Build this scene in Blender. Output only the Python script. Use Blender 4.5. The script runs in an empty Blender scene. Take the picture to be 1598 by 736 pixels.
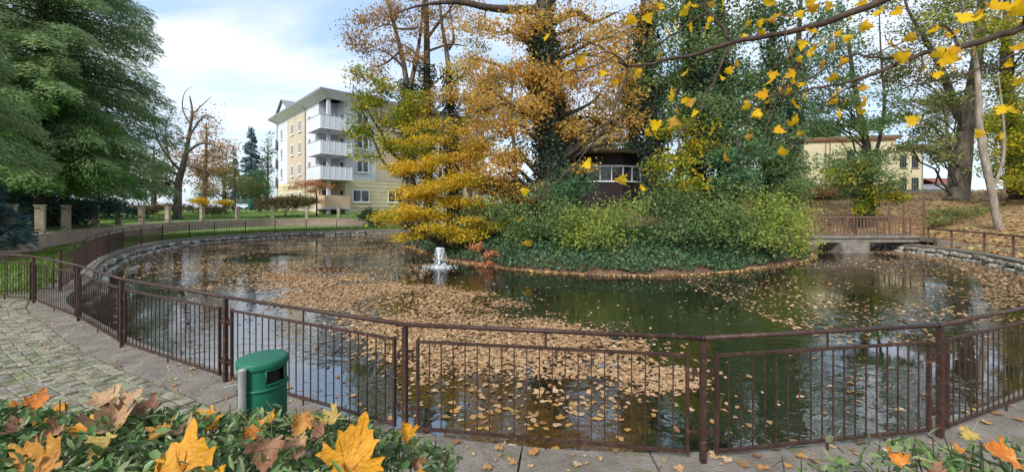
import bpy, math, random
import numpy as np
from mathutils import Vector, Matrix
R = math.radians
rng = np.random.default_rng(7); random.seed(7)
sc = bpy.context.scene
COL = sc.collection
# ------------------------------------------------------------------ camera
F, CX, HY, CAMZ = 620.0, 799.0, 324.0, 2.0
cam = bpy.data.cameras.new('camera'); camo = bpy.data.objects.new('camera', cam); COL.objects.link(camo)
camo.location = (0, 0, CAMZ); camo.rotation_euler = (R(90), 0, 0)
cam.sensor_width = 36; cam.lens = 36 * F / 1598; cam.shift_y = -(368 - HY) / 1598
cam.clip_start = 0.05; cam.clip_end = 3000
sc.camera = camo
# ------------------------------------------------------------------ world, sun, exposure
SUN_EL, SUN_AZ = 38.0, -150.0            # azimuth measured from +Y towards +X: behind the camera, to the left
w = bpy.data.worlds.new('World'); sc.world = w; w.use_nodes = True
nt = w.node_tree; N = nt.nodes; L = nt.links; N.clear()
out = N.new('ShaderNodeOutputWorld'); bg = N.new('ShaderNodeBackground'); bg.inputs['Strength'].default_value = 0.1
sky = N.new('ShaderNodeTexSky'); sky.sky_type = 'NISHITA'; sky.sun_disc = False
sky.sun_elevation = R(SUN_EL); sky.sun_rotation = R(SUN_AZ); sky.air_density = 1.0; sky.dust_density = 1.0
tc = N.new('ShaderNodeTexCoord'); sep = N.new('ShaderNodeSeparateXYZ'); L.new(tc.outputs['Generated'], sep.inputs[0])
ad = N.new('ShaderNodeMath'); ad.operation = 'ADD'; ad.inputs[1].default_value = 0.22; L.new(sep.outputs['Z'], ad.inputs[0])
mx = N.new('ShaderNodeMath'); mx.operation = 'MAXIMUM'; mx.inputs[1].default_value = 0.05; L.new(ad.outputs[0], mx.inputs[0])
dv = N.new('ShaderNodeVectorMath'); dv.operation = 'DIVIDE'; L.new(tc.outputs['Generated'], dv.inputs[0])
cmb = N.new('ShaderNodeCombineXYZ')
for i in range(3): L.new(mx.outputs[0], cmb.inputs[i])
L.new(cmb.outputs[0], dv.inputs[1])
mp = N.new('ShaderNodeMapping'); mp.inputs['Rotation'].default_value = (0, 0, R(28)); mp.inputs['Scale'].default_value = (0.8, 1.7, 0.6); mp.inputs['Location'].default_value = (1.3, 0.4, 0)
L.new(dv.outputs[0], mp.inputs[0])
nz = N.new('ShaderNodeTexNoise'); nz.inputs['Scale'].default_value = 1.25; nz.inputs['Detail'].default_value = 9; nz.inputs['Roughness'].default_value = 0.55; nz.inputs['Distortion'].default_value = 0.35
L.new(mp.outputs[0], nz.inputs['Vector'])
cr = N.new('ShaderNodeValToRGB'); cr.color_ramp.elements[0].position = 0.38; cr.color_ramp.elements[1].position = 0.66
L.new(nz.outputs['Fac'], cr.inputs[0])
mxs = N.new('ShaderNodeMix'); mxs.data_type = 'RGBA'; L.new(cr.outputs['Color'], mxs.inputs['Factor'])
thin = N.new('ShaderNodeMix'); thin.data_type = 'RGBA'; thin.inputs['Factor'].default_value = 0.55   # thin high veil over the blue
L.new(sky.outputs[0], thin.inputs['A']); thin.inputs['B'].default_value = (3.4, 4.7, 6.5, 1)
L.new(thin.outputs['Result'], mxs.inputs['A']); mxs.inputs['B'].default_value = (5.1, 5.4, 5.9, 1)
L.new(mxs.outputs['Result'], bg.inputs['Color']); L.new(bg.outputs[0], out.inputs[0])
sun = bpy.data.lights.new('sun', 'SUN'); sun.energy = 2.3; sun.angle = R(14); sun.color = (1, .95, .88)
suno = bpy.data.objects.new('sun', sun); COL.objects.link(suno)
az = R(SUN_AZ); el = R(SUN_EL)
sdir = Vector((math.sin(az) * math.cos(el), math.cos(az) * math.cos(el), math.sin(el)))
suno.rotation_euler = sdir.to_track_quat('Z', 'Y').to_euler(); suno.location = (-8, -10, 30)
vs = sc.view_settings; sc.display_settings.display_device = 'sRGB'
vs.view_transform = 'Standard'; vs.look = 'None'; vs.gamma = 1; vs.use_curve_mapping = False; vs.exposure = 1.08
sc.render.engine = 'CYCLES'
sc.cycles.use_denoising = True
sc.cycles.max_bounces = 6; sc.cycles.diffuse_bounces = 3; sc.cycles.glossy_bounces = 3; sc.cycles.transmission_bounces = 4; sc.cycles.transparent_max_bounces = 6
sc.cycles.sample_clamp_indirect = 6

# ------------------------------------------------------------------ helpers
def at(px, py, Y): return Vector(((px - CX) / F * Y, Y, CAMZ - (py - HY) / F * Y))
def gp(px, Y): return Vector(((px - CX) / F * Y, Y, 0))
def onz(px, py, z):
    Y = F * (CAMZ - z) / (py - HY); return Vector(((px - CX) / F * Y, Y, z))
def nrm(a): return a / np.maximum(np.linalg.norm(a, axis=-1, keepdims=True), 1e-9)
_h = rng.random((64, 64))
def vnoise(x, y):
    x = np.asarray(x, float); y = np.asarray(y, float)
    xi = np.floor(x).astype(int); yi = np.floor(y).astype(int); fx = x - xi; fy = y - yi
    fx = fx * fx * (3 - 2 * fx); fy = fy * fy * (3 - 2 * fy)
    g = lambda i, j: _h[i % 64, j % 64]
    return (g(xi, yi) * (1 - fx) + g(xi + 1, yi) * fx) * (1 - fy) + (g(xi, yi + 1) * (1 - fx) + g(xi + 1, yi + 1) * fx) * fy
def fbm(x, y): return (vnoise(x, y) + .5 * vnoise(x * 2.1 + 7, y * 2.1 + 3) + .25 * vnoise(x * 4.3 + 1, y * 4.3 + 9)) / 1.75
def sstep(a, b, t): t = min(1, max(0, (t - a) / (b - a))); return t * t * (3 - 2 * t)

def tag(o, label=None, cat=None, group=None, kind=None):
    if label: o['label'] = label
    if cat: o['category'] = cat
    if group: o['group'] = group
    if kind: o['kind'] = kind
    return o
def attach(o, parent):
    if parent is not None:
        o.parent = parent
        o.matrix_parent_inverse = wm(parent).inverted()
    return o
def wm(o):
    m = o.matrix_basis.copy()
    if o.parent is not None: m = wm(o.parent) @ o.matrix_parent_inverse @ m
    return m
def empty(name, loc, label, cat, group=None):
    o = bpy.data.objects.new(name, None); COL.objects.link(o); o.location = loc; o.empty_display_size = .2
    return tag(o, label, cat, group)
def add(name, me, parent=None, mx=None):
    o = bpy.data.objects.new(name, me); COL.objects.link(o)
    if mx is not None: o.matrix_basis = mx
    return attach(o, parent)
def rawmesh(name, V, faces_flat, counts, mats, mi=None, smooth=False):
    V = np.asarray(V, np.float32); ff = np.asarray(faces_flat, np.int32); ct = np.asarray(counts, np.int32)
    me = bpy.data.meshes.new(name)
    me.vertices.add(len(V)); me.vertices.foreach_set('co', V.ravel())
    me.loops.add(len(ff)); me.loops.foreach_set('vertex_index', ff)
    me.polygons.add(len(ct)); me.polygons.foreach_set('loop_start', np.concatenate([[0], np.cumsum(ct)[:-1]]).astype(np.int32))
    if mi is not None: me.polygons.foreach_set('material_index', np.asarray(mi, np.int32))
    if smooth: me.polygons.foreach_set('use_smooth', np.ones(len(ct), bool))
    for m in (mats if isinstance(mats, (list, tuple)) else [mats]): me.materials.append(m)
    me.update(calc_edges=True); me.validate()
    return me

class MB:
    def __init__(s): s.v = []; s.f = []; s.m = []
    def quad(s, pts, m=0):
        i = len(s.v); s.v += [tuple(p) for p in pts]; s.f.append(tuple(range(i, i + len(pts)))); s.m.append(m); return s
    def box(s, c, size, rz=0, m=0, bev=0):
        hx, hy, hz = size[0] / 2, size[1] / 2, size[2] / 2; cs, sn = math.cos(rz), math.sin(rz); i = len(s.v)
        for z in (-hz, hz):
            for x, y in ((-hx, -hy), (hx, -hy), (hx, hy), (-hx, hy)):
                s.v.append((c[0] + x * cs - y * sn, c[1] + x * sn + y * cs, c[2] + z))
        for f in ((3, 2, 1, 0), (4, 5, 6, 7), (0, 1, 5, 4), (1, 2, 6, 5), (2, 3, 7, 6), (3, 0, 4, 7)):
            s.f.append(tuple(i + k for k in f)); s.m.append(m)
        return s
    def obox(s, o, a, b, c, m=0):     # oriented box from corner o and edge vectors
        o = Vector(o); i = len(s.v)
        for k in range(8): s.v.append(tuple(o + (a if k & 1 else Vector()) + (b if k & 2 else Vector()) + (c if k & 4 else Vector())))
        for f in ((0, 2, 3, 1), (4, 5, 7, 6), (0, 1, 5, 4), (2, 6, 7, 3), (0, 4, 6, 2), (1, 3, 7, 5)):
            s.f.append(tuple(i + k for k in f)); s.m.append(m)
        return s
    def tube(s, pts, rad, n=6, m=0, cap=True):
        pts = [Vector(p) for p in pts]
        if not hasattr(rad, '__len__'): rad = [rad] * len(pts)
        base = len(s.v); up = None
        for k, p in enumerate(pts):
            t = (pts[min(k + 1, len(pts) - 1)] - pts[max(k - 1, 0)])
            if t.length < 1e-7: t = Vector((0, 0, 1))
            t.normalize()
            if up is None:
                up = Vector((1, 0, 0)) if abs(t.x) < .9 else Vector((0, 1, 0))
            up = (up - t * up.dot(t))
            if up.length < 1e-4: up = t.orthogonal()
            up.normalize(); sd = t.cross(up)
            for j in range(n):
                a = 2 * math.pi * j / n; s.v.append(tuple(p + (up * math.cos(a) + sd * math.sin(a)) * rad[k]))
        for k in range(len(pts) - 1):
            for j in range(n):
                a = base + k * n + j; b = base + k * n + (j + 1) % n
                s.f.append((a, b, b + n, a + n)); s.m.append(m)
        if cap:
            s.f.append(tuple(base + j for j in reversed(range(n)))); s.m.append(m)
            e = base + (len(pts) - 1) * n; s.f.append(tuple(e + j for j in range(n))); s.m.append(m)
        return s
    def lathe(s, c, prof, n=24, m=0):
        i = len(s.v)
        for r, z in prof:
            for j in range(n): a = 2 * math.pi * j / n; s.v.append((c[0] + r * math.cos(a), c[1] + r * math.sin(a), c[2] + z))
        for k in range(len(prof) - 1):
            for j in range(n): a = i + k * n + j; b = i + k * n + (j + 1) % n; s.f.append((a, b, b + n, a + n)); s.m.append(m)
        s.f.append(tuple(i + j for j in reversed(range(n)))); s.m.append(m)
        e = i + (len(prof) - 1) * n; s.f.append(tuple(e + j for j in range(n))); s.m.append(m)
        return s
    def mesh(s, name, mats, smooth=False):
        me = bpy.data.meshes.new(name); me.from_pydata(s.v, [], s.f)
        for mt in (mats if isinstance(mats, (list, tuple)) else [mats]): me.materials.append(mt)
        me.polygons.foreach_set('material_index', s.m)
        if smooth: me.polygons.foreach_set('use_smooth', [True] * len(s.f))
        me.update(); return me
    def build(s, name, mats, parent=None, smooth=False): return add(name, s.mesh(name, mats, smooth), parent)

def cr_spline(P, per=6, closed=False):
    P = [np.array(p, float) for p in P]; n = len(P); outp = []
    rg = range(n) if closed else range(n - 1)
    for i in rg:
        g = (lambda k: P[k % n]) if closed else (lambda k: P[min(max(k, 0), n - 1)])
        p0, p1, p2, p3 = g(i - 1), g(i), g(i + 1), g(i + 2)
        for k in range(per):
            t = k / per
            outp.append(.5 * ((2 * p1) + (-p0 + p2) * t + (2 * p0 - 5 * p1 + 4 * p2 - p3) * t * t + (-p0 + 3 * p1 - 3 * p2 + p3) * t ** 3))
    if not closed: outp.append(P[-1])
    return np.array(outp)

# ------------------------------------------------------------------ materials
def newmat(name):
    m = bpy.data.materials.new(name); m.use_nodes = True
    return m, m.node_tree.nodes, m.node_tree.links, m.node_tree.nodes['Principled BSDF']
def pmat(name, cols, scale=4, rough=.85, bump=0, bscale=None, metal=0, detail=7, stretch=(1, 1, 1), spec=.3, speck=None):
    m, N, L, b = newmat(name)
    tc = N.new('ShaderNodeNewGeometry'); mp = N.new('ShaderNodeMapping'); mp.inputs['Scale'].default_value = stretch
    L.new(tc.outputs['Position'], mp.inputs[0])
    n = N.new('ShaderNodeTexNoise'); n.inputs['Scale'].default_value = scale; n.inputs['Detail'].default_value = detail; n.inputs['Roughness'].default_value = .62
    L.new(mp.outputs[0], n.inputs['Vector'])
    r = N.new('ShaderNodeValToRGB'); e = r.color_ramp.elements
    while len(e) < len(cols): e.new(.5)
    for i, c in enumerate(cols):
        e[i].position = .3 + .4 * i / max(1, len(cols) - 1); e[i].color = (*c, 1)
    L.new(n.outputs['Fac'], r.inputs[0]); src = r.outputs['Color']
    if speck:
        n2 = N.new('ShaderNodeTexNoise'); n2.inputs['Scale'].default_value = speck[1]; n2.inputs['Detail'].default_value = 3
        L.new(tc.outputs['Position'], n2.inputs['Vector'])
        r2 = N.new('ShaderNodeValToRGB'); r2.color_ramp.elements[0].position = speck[2]; r2.color_ramp.elements[1].position = speck[2] + .06
        L.new(n2.outputs['Fac'], r2.inputs[0])
        mxx = N.new('ShaderNodeMix'); mxx.data_type = 'RGBA'; L.new(r2.outputs['Color'], mxx.inputs['Factor'])
        L.new(src, mxx.inputs['A']); mxx.inputs['B'].default_value = (*speck[0], 1); src = mxx.outputs['Result']
    L.new(src, b.inputs['Base Color'])
    b.inputs['Roughness'].default_value = rough; b.inputs['Metallic'].default_value = metal; b.inputs['Specular IOR Level'].default_value = spec
    if bump:
        nb = N.new('ShaderNodeTexNoise'); nb.inputs['Scale'].default_value = bscale or scale * 4; nb.inputs['Detail'].default_value = 6
        L.new(mp.outputs[0], nb.inputs['Vector'])
        bp = N.new('ShaderNodeBump'); bp.inputs['Strength'].default_value = bump; bp.inputs['Distance'].default_value = .02
        L.new(nb.outputs['Fac'], bp.inputs['Height']); L.new(bp.outputs[0], b.inputs['Normal'])
    return m
def leafmat(name, cols, trans=.35, byobj=False, noise=.35, rough=.6):
    m, N, L, b = newmat(name)
    if byobj: g = N.new('ShaderNodeObjectInfo'); src = g.outputs['Random']
    else: g = N.new('ShaderNodeNewGeometry'); src = g.outputs['Random Per Island']
    gg = N.new('ShaderNodeNewGeometry'); n = N.new('ShaderNodeTexNoise'); n.inputs['Scale'].default_value = .55; n.inputs['Detail'].default_value = 2
    L.new(gg.outputs['Position'], n.inputs['Vector'])
    mm = N.new('ShaderNodeMath'); mm.operation = 'MULTIPLY_ADD'; mm.inputs[1].default_value = noise * 2; mm.inputs[2].default_value = -noise
    L.new(n.outputs['Fac'], mm.inputs[0])
    if not byobj and trans:
        sm_ = N.new('ShaderNodeMath'); sm_.operation = 'MULTIPLY_ADD'; sm_.inputs[1].default_value = .62; sm_.inputs[2].default_value = .17; L.new(src, sm_.inputs[0]); src = sm_.outputs[0]; mm.inputs[1].default_value = noise * 3.2; mm.inputs[2].default_value = -noise * 1.6
    a = N.new('ShaderNodeMath'); a.operation = 'ADD'; a.use_clamp = True; L.new(src, a.inputs[0]); L.new(mm.outputs[0], a.inputs[1])
    r = N.new('ShaderNodeValToRGB'); e = r.color_ramp.elements
    while len(e) < len(cols): e.new(.5)
    for i, c in enumerate(cols): e[i].position = i / max(1, len(cols) - 1); e[i].color = (*c, 1)
    L.new(a.outputs[0], r.inputs[0]); L.new(r.outputs['Color'], b.inputs['Base Color'])
    b.inputs['Roughness'].default_value = rough; b.inputs['Specular IOR Level'].default_value = .25
    if trans:
        if rough >= .6: b = N.new('ShaderNodeBsdfDiffuse'); L.new(r.outputs['Color'], b.inputs['Color'])
        t = N.new('ShaderNodeBsdfTranslucent'); L.new(r.outputs['Color'], t.inputs['Color'])
        ms = N.new('ShaderNodeMixShader'); ms.inputs[0].default_value = trans
        L.new(b.outputs[0], ms.inputs[1]); L.new(t.outputs[0], ms.inputs[2]); L.new(ms.outputs[0], N['Material Output'].inputs[0])
    return m
M = {}
M['bark'] = pmat('bark', [(.035, .028, .022), (.10, .085, .065), (.16, .14, .11)], 5, .95, .9, 14, stretch=(1, 1, .25))
M['bark_dark'] = pmat('bark_dark', [(.02, .017, .014), (.055, .047, .038), (.09, .08, .065)], 6, .95, .9, 16, stretch=(1, 1, .3))
M['bark_grey'] = pmat('bark_grey', [(.12, .10, .08), (.24, .20, .16), (.34, .30, .25)], 6, .95, .8, 14, stretch=(1, 1, .3))
M['twig'] = pmat('twig', [(.03, .022, .016), (.08, .055, .04)], 8, .9)
M['oak_leaf'] = leafmat('oak_leaf', [(.36, .18, .055), (.50, .28, .07), (.60, .37, .09), (.60, .44, .12), (.42, .38, .11)], .5)
M['brown_leaf'] = leafmat('brown_leaf', [(.24, .14, .07), (.35, .21, .09), (.44, .28, .12), (.42, .33, .14)], .4)
M['yellowgreen_leaf'] = leafmat('yellowgreen_leaf', [(.08, .15, .03), (.16, .24, .03), (.42, .34, .03), (.65, .42, .03)], .4)
M['gold_leaf'] = leafmat('gold_leaf', [(.44, .22, .03), (.6, .36, .03), (.66, .46, .04), (.40, .38, .05), (.2, .27, .05)], .5)
M['green_leaf'] = leafmat('green_leaf', [(.075, .135, .06), (.12, .20, .08), (.185, .265, .10), (.29, .34, .11)], .5)
M['deep_leaf'] = leafmat('deep_leaf', [(.045, .11, .06), (.08, .17, .085), (.12, .22, .10), (.19, .27, .11)], .45)
M['mid_leaf'] = leafmat('mid_leaf', [(.085, .15, .06), (.135, .215, .08), (.20, .28, .09), (.30, .35, .10)], .5)
M['lime_leaf'] = leafmat('lime_leaf', [(.14, .22, .07), (.22, .31, .08), (.34, .38, .08), (.50, .44, .07)], .45)
M['ivy_leaf'] = leafmat('ivy_leaf', [(.022, .055, .028), (.045, .095, .045), (.075, .14, .065), (.13, .19, .09)], .15, rough=.42)
M['ivy_dark'] = leafmat('ivy_dark', [(.018, .035, .025), (.032, .06, .04), (.05, .085, .05), (.09, .12, .07)], .15, rough=.45)
M['conifer'] = leafmat('conifer', [(.16, .25, .13), (.22, .32, .155), (.28, .39, .17), (.37, .48, .19)], .6)
M['conifer_lime'] = leafmat('conifer_lime', [(.13, .27, .10), (.20, .36, .11), (.28, .43, .13)], .55)
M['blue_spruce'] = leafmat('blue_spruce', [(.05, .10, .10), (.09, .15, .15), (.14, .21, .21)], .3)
M['rust_leaf'] = leafmat('rust_leaf', [(.34, .13, .07), (.48, .2, .10), (.54, .28, .15)], .35)
M['copper_leaf'] = leafmat('copper_leaf', [(.26, .14, .07), (.38, .21, .10), (.44, .28, .13), (.3, .26, .1)], .4)
M['hedge_red'] = leafmat('hedge_red', [(.13, .07, .05), (.2, .12, .07), (.12, .14, .05), (.16, .18, .06)], .2)
M['olive_leaf'] = leafmat('olive_leaf', [(.09, .12, .04), (.15, .18, .06), (.22, .24, .09), (.26, .22, .08)], .3)
M['litter'] = leafmat('litter', [(.15, .075, .035), (.30, .17, .07), (.43, .27, .11), (.52, .38, .18), (.46, .30, .07)], .1)
M['float_leaf'] = leafmat('float_leaf', [(.13, .075, .045), (.27, .16, .085), (.38, .24, .13), (.46, .33, .20), (.40, .24, .09)], .05, noise=.2)
M['float_leaf_one'] = leafmat('float_leaf_one', [(.17, .09, .05), (.35, .21, .1), (.46, .35, .22), (.36, .18, .06), (.42, .28, .09)], .05, byobj=True)
M['grass'] = leafmat('grass', [(.06, .14, .02), (.11, .24, .03), (.17, .30, .05), (.2, .26, .07)], .25)
M['privet'] = leafmat('privet', [(.03, .065, .025), (.055, .115, .03), (.09, .17, .045), (.15, .22, .08), (.22, .26, .12), (.08, .12, .07), (.22, .17, .06)], .25, rough=.35)
M['privet_one'] = leafmat('privet_one', [(.03, .065, .025), (.055, .115, .03), (.09, .17, .045), (.15, .22, .08), (.22, .26, .12), (.08, .12, .07), (.22, .17, .06)], .25, byobj=True, rough=.35)
M['maple_one'] = leafmat('maple_one', [(.58, .36, .02), (.72, .46, .015), (.75, .52, .03), (.66, .36, .02), (.5, .30, .06)], .5, byobj=True)
M['ground'] = pmat('ground_soil', [(.10, .075, .05), (.17, .14, .09), (.12, .15, .06)], .5, .95, .6, 6, speck=((.30, .18, .08), 9, .60))
M['lawn'] = pmat('lawn_ground', [(.10, .17, .045), (.15, .24, .06), (.19, .27, .09)], .8, .95, .8, 30)
M['hill'] = pmat('hill_leaf_soil', [(.13, .08, .04), (.25, .16, .08), (.34, .23, .11)], 2.5, .95, .8, 12, speck=((.13, .15, .05), 1.1, .6))
M['concrete'] = pmat('kerb_concrete', [(.11, .095, .08), (.17, .15, .128), (.22, .20, .17)], 3.5, .95, .8, 40, speck=((.13, .13, .075), 5, .6))
M['mosspave'] = pmat('mossy_ground', [(.13, .11, .085), (.21, .18, .14), (.15, .17, .08)], 2.0, .95, .7, 18)
M['sett'] = leafmat('sett_stone', [(.16, .145, .12), (.22, .2, .165), (.26, .245, .19), (.2, .21, .13)], 0, byobj=True, rough=.85)
M['sett_i'] = leafmat('sett_stone_joined', [(.16, .145, .12), (.22, .2, .165), (.26, .245, .19), (.2, .21, .13)], 0, rough=.85)
M['paver'] = leafmat('paver_concrete', [(.17, .14, .125), (.22, .185, .16), (.26, .225, .195), (.21, .2, .15)], 0, byobj=True, rough=.9)
M['stone'] = leafmat('wall_stone', [(.16, .15, .13), (.26, .245, .21), (.36, .34, .30), (.45, .43, .39)], 0, byobj=True, rough=.9)
M['rail'] = pmat('brown_rail_paint', [(.026, .014, .011), (.042, .022, .017), (.06, .033, .025)], 9, .5, .25, 40, speck=((.10, .05, .03), 26, .6))
M['galv'] = pmat('galvanised', [(.32, .33, .32), (.45, .46, .45)], 12, .5, .2, 40, metal=.6)
M['bin_green'] = pmat('bin_green', [(.004, .075, .042), (.006, .10, .055), (.015, .135, .08)], 3, .5, .1, 60, spec=.3)
M['dark'] = pmat('dark_inside', [(.012, .012, .012), (.02, .02, .02)], 4, .9)
M['plinth'] = pmat('plinth_pink', [(.30, .22, .18), (.40, .30, .25), (.46, .36, .31)], 1.4, .95, .6, 14, stretch=(1, 1, 3))
M['post'] = pmat('stone_post', [(.22, .18, .12), (.33, .28, .2), (.4, .35, .26)], 3, .95, .7, 18)
M['iron'] = pmat('black_iron', [(.02, .018, .016), (.04, .033, .03)], 6, .6)
M['white'] = pmat('white_render', [(.50, .51, .56), (.57, .58, .62)], .6, .9)
M['beige'] = pmat('beige_render', [(.44, .37, .28), (.50, .42, .33)], .6, .9)
M['cream'] = pmat('cream_siding', [(.50, .44, .29), (.57, .50, .34)], .8, .9, .1, 20)
M['peach'] = pmat('peach_render', [(.50, .36, .24), (.57, .42, .29)], .8, .9)
M['soffit'] = pmat('soffit', [(.66, .63, .7), (.72, .69, .76)], .8, .9)
M['roofgrey'] = pmat('roof_sheet', [(.16, .18, .19), (.22, .24, .25)], 1, .6)
M['frame'] = pmat('white_frame', [(.72, .72, .72), (.8, .8, .8)], 2, .5)
M['balc'] = pmat('balcony_panel', [(.54, .57, .64), (.60, .63, .69)], 1, .35, spec=.5)
m, N_, L_, b = newmat('glass_dark'); b.inputs['Base Color'].default_value = (.025, .03, .035, 1); b.inputs['Roughness'].default_value = .06; b.inputs['Specular IOR Level'].default_value = .7; M['glass'] = m
M['brown_wood'] = pmat('brown_boards', [(.016, .010, .012), (.028, .018, .019)], 4, .75, .3, 20, stretch=(4, 4, .4))
M['roofmoss'] = pmat('mossy_roof', [(.09, .07, .05), (.15, .12, .07), (.13, .14, .06)], 3, .95, .6, 14)
M['yellow_wall'] = pmat('yellow_render', [(.36, .33, .20), (.46, .42, .27), (.52, .47, .32)], .7, .95, .2, 10)
M['redtrim'] = pmat('red_trim', [(.28, .10, .06), (.36, .14, .09)], 2, .8)
M['rust'] = pmat('rusty_steel', [(.07, .04, .028), (.13, .075, .05), (.18, .11, .075)], 6, .85, .3, 30)
M['lampblack'] = pmat('lamp_black', [(.015, .017, .02), (.03, .033, .035)], 5, .5)
M['lampglass'] = pmat('lamp_glass', [(.65, .65, .62), (.72, .72, .7)], 5, .3)
# pond water: dark body, mirror surface, fine ripples
m, N_, L_, b = newmat('pond_water')
b.inputs['Base Color'].default_value = (.012, .012, .007, 1); b.inputs['Roughness'].default_value = .03; b.inputs['IOR'].default_value = 3.2; b.inputs['Specular IOR Level'].default_value = .65
g = N_.new('ShaderNodeNewGeometry'); mp_ = N_.new('ShaderNodeMapping'); mp_.inputs['Scale'].default_value = (1, 1.5, 1); L_.new(g.outputs['Position'], mp_.inputs[0])
n1 = N_.new('ShaderNodeTexNoise'); n1.inputs['Scale'].default_value = 3.2; n1.inputs['Detail'].default_value = 3; n1.inputs['Distortion'].default_value = .6; L_.new(mp_.outputs[0], n1.inputs['Vector'])
n2 = N_.new('ShaderNodeTexNoise'); n2.inputs['Scale'].default_value = .35; n2.inputs['Detail'].default_value = 2; L_.new(mp_.outputs[0], n2.inputs['Vector'])
rr = N_.new('ShaderNodeMapRange'); rr.inputs[1].default_value = .38; rr.inputs[2].default_value = .62; rr.inputs[3].default_value = .015; rr.inputs[4].default_value = .26; L_.new(n2.outputs['Fac'], rr.inputs[0])
bp_ = N_.new('ShaderNodeBump'); bp_.inputs['Distance'].default_value = .05; L_.new(rr.outputs[0], bp_.inputs['Strength']); L_.new(n1.outputs['Fac'], bp_.inputs['Height']); L_.new(bp_.outputs[0], b.inputs['Normal'])
M['water'] = m
m, N_, L_, b = newmat('spray_water'); b.inputs['Base Color'].default_value = (.85, .9, .95, 1); b.inputs['Roughness'].default_value = .15; b.inputs['Transmission Weight'].default_value = .35; b.inputs['IOR'].default_value = 1.33
M['spray'] = m

# ------------------------------------------------------------------ terrain
WATER = -0.40
PC = np.array([0, 18.5])
OUT = [(-.92, 3.45), (1.47, 3.15), (3.6, 3.5), (5.8, 4.4), (8.2, 5.6), (10.6, 7.3), (13.2, 9.2), (15.8, 11.4), (18.4, 14.25), (20.2, 17.2), (21.2, 20.7), (21.0, 24), (19, 27.5), (15.5, 30.3), (11, 32.8), (5, 34.7), (-1, 35.8), (-8, 36.2), (-13.6, 35.1), (-17, 33.2), (-19.4, 30.3), (-20.6, 27), (-20.4, 23.6), (-19.1, 20.6), (-18.1, 18.7), (-16.7, 16.6), (-15.3, 14.8), (-13.4, 12.7), (-11.5, 10.8), (-9.6, 8.5), (-7.4, 7.0), (-5.4, 5.75), (-3.15, 4.58)]
outline = cr_spline(OUT, 8, True)                     # pond edge, counter-clockwise seen from above
seg = np.linalg.norm(np.roll(outline, -1, 0) - outline, axis=1); cum = np.concatenate([[0], np.cumsum(seg)]); PERIM = cum[-1]
def edge_at(s):
    s = s % PERIM; i = min(np.searchsorted(cum, s, 'right') - 1, len(outline) - 1); t = (s - cum[i]) / seg[i]
    a, b = outline[i], outline[(i + 1) % len(outline)]; p = a + (b - a) * t; d = (b - a) / seg[i]
    return p, d, np.array([d[1], -d[0]])              # point, tangent, outward normal
_oa = np.arctan2(outline[:, 1] - PC[1], outline[:, 0] - PC[0]); _or = np.hypot(outline[:, 0] - PC[0], outline[:, 1] - PC[1]); _oi = np.argsort(_oa); _oa = _oa[_oi]; _or = _or[_oi]
def rad_at(ang): return np.interp(ang, _oa, _or, period=2 * np.pi)
def gz(x, y):
    dx, dy = x - PC[0], y - PC[1]; ang = math.atan2(dy, dx); d = math.hypot(dx, dy) - float(rad_at(ang)); a = math.degrees(ang)
    wgt = sstep(-75, -25, a) * (1 - sstep(48, 80, a))
    h = 0
    if d > 2.2: h = 3.9 * (1 - math.exp(-(d - 2.2) / 9.5)) * wgt
    if d > 4: h += .35 * (float(fbm(x * .12, y * .12)) - .5) * min(1, (d - 4) / 8) * (1 if wgt > .2 else .4)
    return h
angs = np.linspace(-math.pi, math.pi, 320, endpoint=False)
ds = [0, .5, 1, 1.6, 2.4, 3.4, 4.6, 6, 7.6, 9.5, 11.5, 14, 17, 21, 26, 33, 45, 70, 120, 250, 700, 1500]
V = []
for d in ds:
    for a in angs:
        r = float(rad_at(a)) + d; x = PC[0] + r * math.cos(a); y = PC[1] + r * math.sin(a); V.append((x, y, gz(x, y) - (.02 if d == 0 else 0)))
nA = len(angs); ff = []; mi = []
for k in range(len(ds) - 1):
    for j in range(nA):
        ff += [k * nA + j, k * nA + (j + 1) % nA, (k + 1) * nA + (j + 1) % nA, (k + 1) * nA + j]
        a = math.degrees(angs[j]); d = ds[k]
        mi.append(1 if (-62 < a < 70 and d >= 2.3) else (2 if (100 < a or a < -170) and d >= .5 else 0))
ground = add('ground', rawmesh('ground', V, ff[::1], [4] * (len(ff) // 4), [M['ground'], M['hill'], M['lawn']], mi, True))
tag(ground, kind='structure')
# water
wv = [(p[0] * 1.0, p[1], WATER) for p in outline]
# push the sheet slightly under the wall
wv = [(PC[0] + (x - PC[0]) * 1.008, PC[1] + (y - PC[1]) * 1.008, z) for x, y, z in wv] + [(0, 18.5, WATER)]
c_ = len(wv) - 1; ff = []
for i in range(c_): ff += [i, (i + 1) % c_, c_]
water = add('pond_water', rawmesh('pond_water', wv, ff, [3] * c_, M['water'])); tag(water, kind='structure')
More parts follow.
